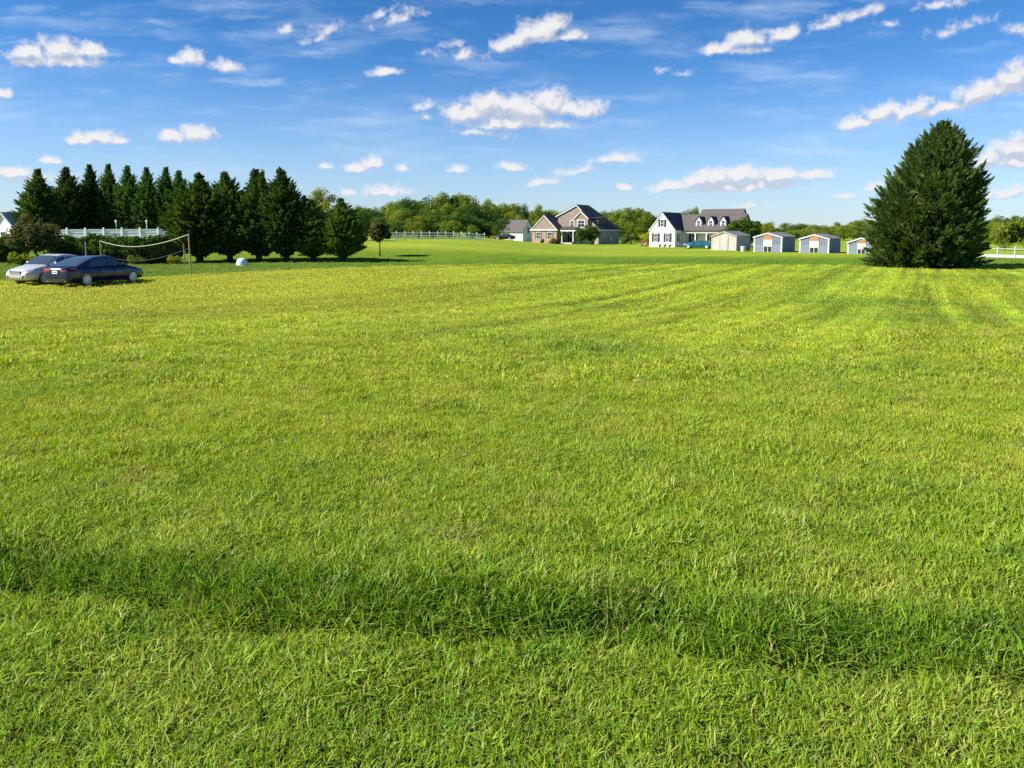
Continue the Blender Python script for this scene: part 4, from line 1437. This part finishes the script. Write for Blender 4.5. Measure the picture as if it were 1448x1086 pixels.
# ---- sheds
def shed(label, pxl, pxr, pyb, apex, eave, L_, kind, a=R(40)):
    k_ = (pyb - HORIZON)
    d = (CAMZ - 0.0) * F / k_
    for _ in range(3):
        x = uv(pxl, 350)[0] * d
        d = (CAMZ - G(x, d)) * F / k_
    x = uv(pxl, 350)[0] * d
    w_ = solve_w(pxl, d, pxr, a)
    h_ = (pyb - apex) * d / F * .985
    e_ = (pyb - eave) * d / F * .985
    t = thing('shed', label, 'shed', (x, d, G(x, d)), -a, 'row of small sheds')
    wm = {'blue': 'siding_blue', 'beige': 'siding_beige'}[kind]
    mb = MB()
    mb.prism([(0, -.2), (w_, -.2), (w_, e_), (w_ / 2, h_), (0, e_)], 'y', 0, L_)
    mb.build('wall', wm, t)
    gable_roof_y(0, w_, 0, L_ + .15, e_, h_, over=.12, th=.08).build('roof', 'shingle_grey', t)
    rake_y(0, w_, 0, e_, h_, over=.12, w_=.12).build('rake_board', 'trim_grey' if kind == 'blue' else 'siding_beige', t)
    mb = MB()
    c_ = .13 if kind == 'blue' else .09
    mb.box(-.03, c_, -.035, .06, -.1, e_ - .12)
    mb.box(w_ - c_, w_ + .035, -.035, .1, -.1, e_ - .12)
    mb.box(w_ - .05, w_ + .032, L_ - .1, L_ + .03, -.1, e_ - .12)
    mb.build('corner_board', 'trim_grey' if kind == 'blue' else 'siding_beige', t)
    if kind == 'blue':
        p0, p1 = w_ * .35, w_ * .66
        mb = MB()
        zo = h_ * .64
        mb.box(p0, p1, -.06, .04, 0, zo)
        dr = mb.build('door', 'door_grey', t)
        mb = MB()
        xm = (p0 + p1) / 2
        z0, z1 = h_ * .34, zo - .08
        for s0, s1 in ((p0 + .05, p1 - .05), (p1 - .05, p0 + .05)):
            mb.tube([(s0, -.07, z0), (s1, -.07, z1)], .025, 6)
        mb.build('door_brace', 'siding_grey', dr)
        mb = MB()
        mb.box(p0 + .07, xm - .04, -.075, -.055, .03, h_ * .29)
        mb.box(xm + .04, p1 - .07, -.075, -.055, .03, h_ * .29)
        mb.build('door_opening', 'dark_shade', dr)
        mb = MB()
        sl = (h_ - e_) / (w_ / 2)
        mb.prism([(p0, zo + .01), (p1, zo + .01), (p1, e_ + sl * (w_ - p1) - .02), (w_ / 2, h_ - .02), (p0, e_ + sl * p0 - .02)], 'y', -.065, .04)
        mb.build('gable_panel', 'board_orange', t)
        for s0, s1 in ((c_ + .02, p0 - .04), (p1 + .04, w_ - c_ - .02)):
            mb = MB()
            mb.box(s0, s1, -.03, .04, 0, .95)
            mb.build('lower_panel', 'panel_blue', t)
            mb = MB()
            n_ = 5
            for q_ in range(n_ + 1):
                xq = s0 + (s1 - s0) * q_ / n_
                mb.box(xq - .015, xq + .015, -.05, .02, .97, e_ - .25)
            mb.build('slat_panel', 'siding_grey', t)
    else:
        p0, p1 = w_ * .34, w_ * .66
        mb = MB()
        mb.box(p0, p1, -.05, .04, 0, e_ - .1)
        dr = mb.build('door', 'siding_beige', t)
        mb = MB()
        mb.box(p0 + .08, p1 - .08, -.065, -.045, .05, .95)
        mb.build('door_panel', 'siding_grey', dr)
        mb = MB()
        mb.box(p0 - .06, p0, -.06, .04, 0, e_ - .05)
        mb.box(p1, p1 + .06, -.06, .04, 0, e_ - .05)
        mb.build('door_frame', 'metal_grey', dr)
        # side wall greyer than the front: its shade is put into the colour
        mb = MB()
        mb.box(w_ - .02, w_ + .018, .12, L_ - .12, 0, e_ - .14)
        mb.build('side_shade', 'siding_grey', t)
    return t, w_, L_


shed('beige shed with low gable and shaded side wall, first in the row', 1006, 1041, 353.5, 326.8, 333.2, 4.6, 'beige')
shed('blue shed with orange gable standing right beside the beige shed', 1066, 1105.5, 355.8, 328.8, 334.5, 4.6, 'blue')
shed('blue shed with orange gable standing between two other blue sheds', 1130.5, 1172, 357.2, 330.8, 337, 4.4, 'blue')
shed('blue shed with white trim half hidden by the huge conifer', 1198.5, 1238, 358.6, 335.5, 342, 4.4, 'blue')
# things along the beige shed's side wall
for px, d, r_, m_, nm, lab in ((1050.5, 103.6, .32, 'plastic_white', 'storage_tub', 'pale plastic tub against the side wall of the beige shed'),
                               (1046, 104.4, .26, 'dark_paint', 'bin', 'small dark bin beside the pale tub at the beige shed'),
                               (1057, 105, .30, 'dark_paint', 'bin', 'dark bin at the back corner of the beige shed')):
    p = base_at(px, d)
    mb = MB()
    mb.lathe([(r_ * .8, 0), (r_, r_ * 1.9), (r_ * 1.08, r_ * 1.9), (r_ * 1.08, r_ * 2.05), (r_ * .3, r_ * 2.2)], 'z', 16)
    o = mb.build(nm, m_)
    o.location = p
    tag(o, lab, 'container')

# ------------------------------------------------------------------ fences
def fence_line(name, label, p0, p1, hpost, npost, rails, mat, post_w=.13, panel=None, caps=True):
    t = thing(name, label, 'fence', p0)
    v_ = p1 - p0
    for k_ in range(npost):
        q_ = p0 + v_ * (k_ / (npost - 1))
        z_ = G(q_.x, q_.y) - p0.z
        mb = MB()
        x_, y_ = q_.x - p0.x, q_.y - p0.y
        mb.box(x_ - post_w / 2, x_ + post_w / 2, y_ - post_w / 2, y_ + post_w / 2, z_ - .2, z_ + hpost)
        if caps:
            w2 = post_w * .62
            mb.add([(x_ - w2, y_ - w2, z_ + hpost), (x_ + w2, y_ - w2, z_ + hpost), (x_ + w2, y_ + w2, z_ + hpost), (x_ - w2, y_ + w2, z_ + hpost), (x_, y_, z_ + hpost + .1)],
                   [(0, 3, 2, 1), (0, 1, 4), (1, 2, 4), (2, 3, 4), (3, 0, 4)])
        mb.build('post', mat, t)
    for (za, zb, th) in rails:
        mb = MB()
        for k_ in range(npost - 1):
            qa, qb = p0 + v_ * (k_ / (npost - 1)), p0 + v_ * ((k_ + 1) / (npost - 1))
            A = (qa.x - p0.x, qa.y - p0.y, G(qa.x, qa.y) - p0.z)
            B = (qb.x - p0.x, qb.y - p0.y, G(qb.x, qb.y) - p0.z)
            mb.add([(A[0], A[1] - th, A[2] + za), (B[0], B[1] - th, B[2] + za), (B[0], B[1] + th, B[2] + za), (A[0], A[1] + th, A[2] + za),
                    (A[0], A[1] - th, A[2] + zb), (B[0], B[1] - th, B[2] + zb), (B[0], B[1] + th, B[2] + zb), (A[0], A[1] + th, A[2] + zb)],
                   [(0, 3, 2, 1), (4, 5, 6, 7), (0, 1, 5, 4), (1, 2, 6, 5), (2, 3, 7, 6), (3, 0, 4, 7)])
        mb.build('panel' if zb - za > .4 else 'rail', mat, t)
    return t


fence_line('rail_fence', 'white three rail ranch fence on the rise before the wood', base_at(549, 124), base_at(685, 131), 1.36, 13,
           [(.25, .40, .03), (.66, .81, .03), (1.07, 1.22, .03)], 'vinyl_white', .14)
fence_line('privacy_fence', 'white vinyl privacy fence with capped posts behind the hedge', base_at(70, 83), base_at(250, 84.5), 1.95, 8,
           [(.05, 1.40, .025), (1.44, 1.54, .04), (1.76, 1.86, .04), (1.54, 1.76, .012)], 'vinyl_white', .16)
fence_line('panel_fence', 'low greyish fence with pale posts and lower boards right of the huge conifer', base_at(1388, 78), base_at(1462, 73), 1.05, 4,
           [(.05, .34, .02), (.88, .94, .02)], 'fence_grey', .13)
for px, lab in ((166, 'thin white lamp post above the privacy fence, the left one'), (209, 'thin white lamp post above the privacy fence, the right one')):
    p = base_at(px, 87)
    t = thing('lamp_post', lab, 'post', p, 0, 'thin white lamp posts')
    hh_ = top_h(315, 87, p.z)
    MB().tube([(0, 0, -.1), (0, 0, hh_)], .045, 8).build('pole', 'vinyl_white', t)
    MB().lathe([(.05, hh_), (.11, hh_ + .05), (.12, hh_ + .22), (.05, hh_ + .32)], 'z', 10).build('lamp_head', 'vinyl_white', t)

# ------------------------------------------------------------------ net, posts, dome
pa = base_at(268.6, 44.8)
pb = base_at(143, 47.5)
ha, hb = 2.50, 2.12
for p, h_, lab in ((pa, ha, 'tan wooden post holding the right end of the sagging net'), (pb, hb, 'wooden net post half hidden behind the dark blue car')):
    mb = MB()
    mb.tube([(0, 0, -.2), (-.03, 0, h_ * .5), (-.05, 0, h_)], [.045, .04, .035], 10)
    o = mb.build('net_post', 'wood_pole')
    o.location = p
    tag(o, lab, 'post')
mid = []
t = thing('volleyball_net', 'sagging volleyball net with a white top band strung between two wooden posts', 'net', pa)
A = Vector((-.06, 0, ha - .06))
B = pb - pa + Vector((-.05, 0, hb - .06))


def sag(f, drop):
    q_ = A.lerp(B, f)
    q_.z -= drop * 4 * f * (1 - f) * (1 + .35 * (f - .5))
    return q_


N_ = 28
mb = MB()
up = [sag(i / N_, .50) for i in range(N_ + 1)]
for i in range(N_):
    p, q_ = up[i], up[i + 1]
    mb.slab([p + Vector((0, -.012, -.017)), q_ + Vector((0, -.012, -.017)), q_ + Vector((0, -.012, .017)), p + Vector((0, -.012, .017))], .024)
mb.build('top_band', 'rope_white', t)
lo_ = [sag(i / N_, .55) - Vector((0, 0, .80)) for i in range(N_ + 1)]
MB().tube(lo_, .012, 6).build('bottom_cord', 'net_cord', t)
mb = MB()
for i in range(0, N_ + 1):
    f = i / N_
    p, q_ = sag(f, .50), sag(f, .55) - Vector((0, 0, .80))
    mb.tube([p, q_], .0010, 4, False)
for k in range(1, 5):
    mb.tube([up[i].lerp(lo_[i], k / 5) for i in range(N_ + 1)], .0010, 4, False)
mb.build('mesh', 'net_cord', t)
p = base_at(260, 60)
mb = MB()
mb.tube([(0, 0, -.2), (0, 0, 1.75)], [.05, .045], 8)
o = mb.build('stake', 'wood_grey')
o.location = p
tag(o, 'short grey stake just left of the tan wooden net post', 'post')
p = base_at(121, 50)
mb = MB()
mb.tube([(0, 0, -.2), (0, 0, top_h(341, 50, p.z))], [.035, .03], 8)
o = mb.build('thin_pole', 'metal_grey')
o.location = p
tag(o, 'thin grey pole rising behind the roof of the dark blue car', 'post')
# white dome
p = base_at(341.5, 59.5)
mb = MB()
prof = [(.42, 0), (.43, .12), (.41, .32), (.34, .48), (.22, .57), (.08, .61)]
mb.lathe(prof, 'z', 28)
t = thing('well_cover', 'small pale dome shaped cover on the grass before the conifers', 'cover', p)
o = mb.build('dome', 'plastic_white', t, smooth=True)
MB().lathe([(.47, 0), (.47, .05), (.43, .06)], 'z', 28).build('flange', 'plastic_white', t)
p = base_at(279, 46.2)
me_ = bmesh.new()
bmesh.ops.create_icosphere(me_, subdivisions=3, radius=.07)
for v_ in me_.verts:
    v_.co *= 1 + .08 * math.sin(v_.co.x * 60) * math.sin(v_.co.z * 50)
mm = bpy.data.meshes.new('ball')
me_.to_mesh(mm)
o = link_mesh('ball', mm, 'dark_shade')
o.location = p + Vector((0, 0, .06))
tag(o, 'small dark ball lying on the grass right of the net post', 'ball')
for px, d, lab in ((704, 168, 'small pale stone on the lawn before the dark parked car'), (724, 170, 'small pale stone on the lawn before the white outbuilding')):
    bm_ = bmesh.new()
    bmesh.ops.create_icosphere(bm_, subdivisions=3, radius=.3)
    for v_ in bm_.verts:
        v_.co *= 1 + .16 * math.sin(v_.co.x * 9 + px) * math.cos(v_.co.y * 8)
        v_.co.z *= .7
    mm = bpy.data.meshes.new('stone')
    bm_.to_mesh(mm)
    o = link_mesh('stone', mm, 'concrete')
    o.location = base_at(px, d) + Vector((0, 0, .12))
    tag(o, lab, 'stone')


# ------------------------------------------------------------------ cars
def paint(name, col, metal=0.3, rough=0.28):
    m, nt = new_mat(name)
    tc = nt.n('ShaderNodeTexCoord').outputs['Object']
    c_ = nt.mix(nt.noise(tc, 400.0, 1), col, tuple(min(1, q * 1.12) for q in col))
    b_ = nt.n('ShaderNodeBsdfPrincipled', {'Base Color': c_, 'Roughness': rough, 'Metallic': metal, 'Coat Weight': 0.6, 'Coat Roughness': 0.03, 'Specular IOR Level': 0.3})
    finish(nt, b_.outputs[0])


paint('paint_navy', (0.006, 0.012, 0.048), 0.0)
paint('paint_silver', (0.50, 0.50, 0.50), 0.25, 0.4)
paint('paint_teal', (0.012, 0.11, 0.155))
paint('paint_black', (0.012, 0.013, 0.016))
plain('rubber', (0.018, 0.018, 0.019), 0.85, var=0.2)
plain('rim_alloy', (0.66, 0.67, 0.69), 0.35, 0.25, var=0.05)
plain('trim_black', (0.015, 0.015, 0.017), 0.5, var=0.1)
plain('chrome', (0.75, 0.76, 0.78), 0.15, 1.0, var=0.03)
plain('lamp_red', (0.42, 0.012, 0.012), 0.15, var=0.1, coat=1.0)
plain('lamp_clear', (0.60, 0.63, 0.66), 0.12, 0.2, var=0.05, coat=1.0)
plain('plate_white', (0.78, 0.80, 0.82), 0.5, var=0.04)
plain('plate_blue', (0.10, 0.16, 0.36), 0.5, var=0.04)
glassmat('car_glass', (0.03, 0.045, 0.055), 0.03)

#      x,     zbot, ztop, half width, crown
BODY = [(-2.40, .42, .78, .66, .00), (-2.36, .30, .93, .80, .01), (-2.15, .24, 1.02, .87, .03), (-1.80, .21, 1.03, .905, .03), (-1.3, .20, .99, .92, .02), (-.6, .20, .96, .925, .02),
        (.2, .20, .95, .925, .02), (.75, .20, .96, .92, .03), (1.0, .20, .985, .915, .04), (1.45, .20, .93, .905, .05), (1.9, .21, .84, .88, .05), (2.2, .23, .74, .82, .04),
        (2.36, .28, .64, .72, .02), (2.41, .36, .54, .60, .00)]
CAB = [(-2.02, 1.00), (-1.62, 1.16), (-1.15, 1.335), (-.70, 1.435), (-.2, 1.475), (.2, 1.46), (.55, 1.36), (.90, 1.17), (1.24, .975)]


def ring(x, zb, zt, w_, cr_):
    h_ = zt - zb
    half = [(0, zb), (w_ * .72, zb), (w_ * .93, zb + .06 * h_), (w_ * .99, zb + .32 * h_), (w_, zb + .58 * h_), (w_ * .975, zb + .80 * h_), (w_ * .90, zt - .035), (w_ * .78, zt), (w_ * .4, zt + cr_ * .7), (0, zt + cr_)]
    return [(x, y, z) for y, z in half] + [(x, -y, z) for y, z in half[-2:0:-1]]


def loft(rings, name, mat, parent, sub=2):
    n = len(rings[0])
    vs = [p for r_ in rings for p in r_]
    fs = []
    for i in range(len(rings) - 1):
        for k_ in range(n):
            fs.append((i * n + k_, i * n + (k_ + 1) % n, (i + 1) * n + (k_ + 1) % n, (i + 1) * n + k_))
    fs.append(tuple(range(n)))
    fs.append(tuple((len(rings) - 1) * n + k_ for k_ in range(n - 1, -1, -1)))
    mb = MB()
    mb.add(vs, fs)
    return mb.build(name, mat, parent, smooth=True)


def apply_mods(o):
    dg = bpy.context.evaluated_depsgraph_get()
    me = bpy.data.meshes.new_from_object(o.evaluated_get(dg))
    old = o.data
    o.modifiers.clear()
    o.data = me
    bpy.data.meshes.remove(old)
    for p in me.polygons:
        p.use_smooth = True


def cab_point(u, v):
    """surface of the cabin: u along the car 0..1 from the rear glass to the windscreen foot, v from left sill (-1) over the roof (0) to the right sill (1)"""
    f = u * (len(CAB) - 1)
    i = min(int(f), len(CAB) - 2)
    f -= i

    def lerp(a_, b_):
        return a_ + (b_ - a_) * f
    # catmull-rom for smoothness
    def cr(k_):
        p0, p1, p2, p3 = (CAB[max(0, min(len(CAB) - 1, i + q_))][k_] for q_ in (-1, 0, 1, 2))
        return .5 * (2 * p1 + (p2 - p0) * f + (2 * p0 - 5 * p1 + 4 * p2 - p3) * f * f + (3 * p1 - p0 - 3 * p2 + p3) * f ** 3)
    x, zt = cr(0), cr(1)
    zs = .935
    av = abs(v)
    hh_ = max(zt - zs, .01)
    wb = .855
    wt = wb - .36 * hh_
    # profile: straight side then rounded shoulder and nearly flat roof
    if av > .55:
        q_ = (1 - av) / .45
        y, z = wb + (wt + .02 - wb) * q_, zs + (hh_ - .05 - .02) * q_
    else:
        q_ = av / .55
        y = (wt + .02) * math.sin(q_ * math.pi / 2) ** .85 if q_ > 0 else 0
        z = zs + hh_ - .07 * q_ ** 2.6
    return Vector((x, math.copysign(y, v) if v else 0.0, z))


def cab_patch(name, mat, parent, u0, u1, v0, v1, off, nu=14, nv=8, taper=None):
    vs, fs = [], []
    for i in range(nu + 1):
        for j in range(nv + 1):
            u = u0 + (u1 - u0) * i / nu
            v = v0 + (v1 - v0) * j / nv
            if taper:
                u, v = taper(i / nu, j / nv)
            p = cab_point(u, v)
            e = 1e-3
            du = cab_point(min(1, u + e), v) - cab_point(max(0, u - e), v)
            dv = cab_point(u, min(1, v + e)) - cab_point(u, max(-1, v - e))
            n_ = dv.cross(du)
            if n_.length > 0:
                n_.normalize()
            if n_.dot(p - Vector((-.3, 0, .9))) < 0:
                n_ = -n_
            vs.append(p + n_ * off)
    for i in range(nu):
        for j in range(nv):
            b_ = i * (nv + 1) + j
            fs.append((b_, b_ + 1, b_ + nv + 2, b_ + nv + 1))
    mb = MB()
    mb.add(vs, fs)
    return mb.build(name, mat, parent, smooth=True)


def car(name, label, loc, rz, pmat, hscale=1.0, sl_=1.0):
    t = thing(name, label, 'car', loc, rz, None, (sl_, sl_, hscale))
    body = loft([ring(*b_) for b_ in BODY], 'body', pmat, t)
    ss = body.modifiers.new('s', 'SUBSURF')
    ss.levels = ss.render_levels = 2
    cut = MB()
    for wx in (-1.42, 1.43):
        for s in (-1, 1):
            cut.lathe([(.375, s * .60), (.375, s * 1.1)], 'y', 32, (wx, 0, .335))
    co = cut.build('cut', 'trim_black')
    bo = body.modifiers.new('b', 'BOOLEAN')
    bo.operation = 'DIFFERENCE'
    bo.object = co
    bo.solver = 'EXACT'
    bpy.context.view_layer.update()
    apply_mods(body)
    bpy.data.objects.remove(co)
    MB().box(-1.95, 1.95, -.62, .62, .16, .5).build('underbody', 'trim_black', t)
    cab_patch('cabin', pmat, t, 0, 1, -1, 1, 0.0, 40, 48)
    # glazing
    cab_patch('windscreen', 'car_glass', t, .70, .985, -.50, .50, .006, 12, 16)
    cab_patch('rear_window', 'car_glass', t, .02, .33, -.50, .50, .006, 12, 16)
    for s in (-1, 1):
        def fr_w(i, j, s=s):
            u = .555 + (.355 if j < .05 else .355 - .20 * j) * i
            return min(u, .93), s * (.96 - (.96 - .60) * j)
        def re_w(i, j, s=s):
            u0 = .21 + .12 * j
            return u0 + (.525 - u0) * i, s * (.96 - (.96 - .60) * j)
        cab_patch('side_window', 'car_glass', t, 0, 1, 0, 1, .006, 12, 8, fr_w)
        cab_patch('side_window', 'car_glass', t, 0, 1, 0, 1, .006, 12, 8, re_w)
        MB().lathe([(.02, 0), (.075, .03), (.085, .12), (.05, .19)], 'z', 12).build('mirror', pmat, t, smooth=True).location = (.78, s * 1.0, .93)
        # door seams, handles, sill
        for hx in (-.62, .32):
            mb = MB()
            mb.box(hx, hx + .2, s * .93 - .012, s * .93 + .012, .80, .83)
            mb.build('door_handle', pmat, t)
        mb = MB()
        for sx in (-.72, .24, .98):
            mb.box(sx - .004, sx + .004, s * .926 - .008, s * .926 + .005, .36, .86)
        mb.build('door_seam', 'trim_black', t)
        mb = MB()
        mb.box(-1.0, 1.0, s * .90 - .04, s * .90 + .028, .215, .262)
        mb.build('sill_trim', 'trim_black', t)
        for wx in (-1.42, 1.43):
            w_ = thing('wheel', None, None, (wx, s * .80, .335))
            w_.parent = t
            mb = MB()
            mb.lathe([(.215, -.10), (.30, -.105), (.33, -.08), (.335, -.04), (.335, .04), (.33, .08), (.30, .105), (.215, .10)], 'y', 36)
            mb.build('tyre', 'rubber', w_, smooth=True)
            mb = MB()
            mb.lathe([(.05, s * .02), (.20, s * .0), (.225, s * .09), (.235, s * .098), (.225, s * .06)], 'y', 36)
            mb.build('rim_barrel', 'trim_black', w_)
            mb = MB()
            for k_ in range(7):
                a_ = k_ * 2 * math.pi / 7
                ca, sa = math.cos(a_), math.sin(a_)
                mb.slab([(ca * .04 - sa * .05, s * .104, sa * .04 + ca * .05), (ca * .04 + sa * .05, s * .104, sa * .04 - ca * .05),
                         (ca * .235 + sa * .045, s * .104, sa * .235 - ca * .045), (ca * .235 - sa * .045, s * .104, sa * .235 + ca * .045)], .012)
            mb.lathe([(.06, s * .07), (.06, s * .118), (.03, s * .12)], 'y', 16)
            mb.lathe([(.215, s * .08), (.22, s * .112), (.243, s * .112), (.248, s * .08)], 'y', 36)
            mb.build('rim', 'rim_alloy', w_)
    # rear: lights, plate, lower bumper; front: lights, grille
    for s in (-1, 1):
        mb = MB()
        vs = [(-2.405, s * .34, .79), (-2.40, s * .34, .90), (-2.41, s * .60, .93), (-2.36, s * .77, .94), (-2.0, s * .90, .94), (-2.0, s * .92, .83), (-2.36, s * .83, .77), (-2.42, s * .60, .76)]
        inn = [(x_ + .12, y_ * .9, z_) for x_, y_, z_ in vs]
        n = len(vs)
        mb.add(vs + inn, [tuple(range(n)), tuple(range(2 * n - 1, n - 1, -1))] + [(i, (i + 1) % n, (i + 1) % n + n, i + n) for i in range(n)])
        mb.build('taillight', 'lamp_red', t)
        mb = MB()
        vs = [(2.39, s * .40, .60), (2.37, s * .40, .69), (2.24, s * .64, .75), (1.96, s * .83, .80), (1.98, s * .885, .72), (2.28, s * .76, .615)]
        inn = [(x_ - .12, y_ * .9, z_) for x_, y_, z_ in vs]
        n = len(vs)
        mb.add(vs + inn, [tuple(range(n)), tuple(range(2 * n - 1, n - 1, -1))] + [(i, (i + 1) % n, (i + 1) % n + n, i + n) for i in range(n)])
        mb.build('headlight', 'lamp_clear', t)
        mb = MB()
        mb.lathe([(.03, 0), (.045, .02), (.045, .16)], 'z', 10)
        o = mb.build('exhaust', 'chrome', t)
        o.rotation_euler = (0, R(90), 0)
        o.location = (-2.40, s * .55, .30)
    mb = MB()
    for q_ in range(4):
        mb.box(2.37 - q_ * .006, 2.425 - q_ * .006, -.36, .36, .545 + q_ * .035, .563 + q_ * .035)
    mb.build('grille', 'rim_alloy', t)
    mb = MB()
    mb.box(2.30, 2.412, -.38, .38, .54, .69)
    mb.box(2.25, 2.40, -.58, .58, .36, .47)
    mb.build('grille_opening', 'trim_black', t)
    mb = MB()
    mb.box(-2.425, -2.36, -.155, .155, .66, .81)
    pl_ = mb.build('licence_plate', 'plate_white', t)
    mb = MB()
    for q_ in range(6):
        mb.box(-2.43, -2.42, -.115 + q_ * .04, -.092 + q_ * .04, .70, .765)
    mb.build('plate_characters', 'plate_blue', pl_)
    mb = MB()
    mb.box(-2.415, -2.36, -.50, .50, .84, .865)
    mb.build('trunk_trim', 'chrome', t)
    mb = MB()
    mb.box(-2.40, -2.2, -.66, .66, .30, .40)
    mb.build('rear_diffuser', 'trim_black', t)
    return t


hd = R(71.5)
# rear right wheel of the dark car stands at (121.5, 404)
rw = Vector((uv(121.5, 404)[0] * 37.4, 37.4))
fw = Vector((math.cos(hd), math.sin(hd)))
rt = Vector((math.sin(hd), -math.cos(hd)))
c_ = rw + fw * 1.42 - rt * .80
car('sedan_car', 'shiny dark blue sedan parked on the lawn, seen from its rear', (c_.x, c_.y, G(c_.x, c_.y)), hd, 'paint_navy', 1.0)
# front left wheel of the silver car at (57, 401.5)
hs2 = hd + math.pi + R(0)
f2 = Vector((math.cos(hs2), math.sin(hs2)))
l2 = Vector((-math.sin(hs2), math.cos(hs2)))
rw = Vector((uv(61, 401)[0] * 38.6, 38.6))
c_ = rw - f2 * 1.43 - l2 * .80
car('sedan_car', 'silver sedan parked nose forward behind the dark blue sedan', (c_.x, c_.y, G(c_.x, c_.y)), hs2, 'paint_silver', 1.02, .95)
p = base_at(988, 120)
car('parked_car', 'teal car parked before the porch of the white house', p, R(152), 'paint_teal', .92)
p = base_at(714, 177)
car('parked_car', 'dark car parked before the white outbuilding', p, R(160), 'paint_black', 1.0)
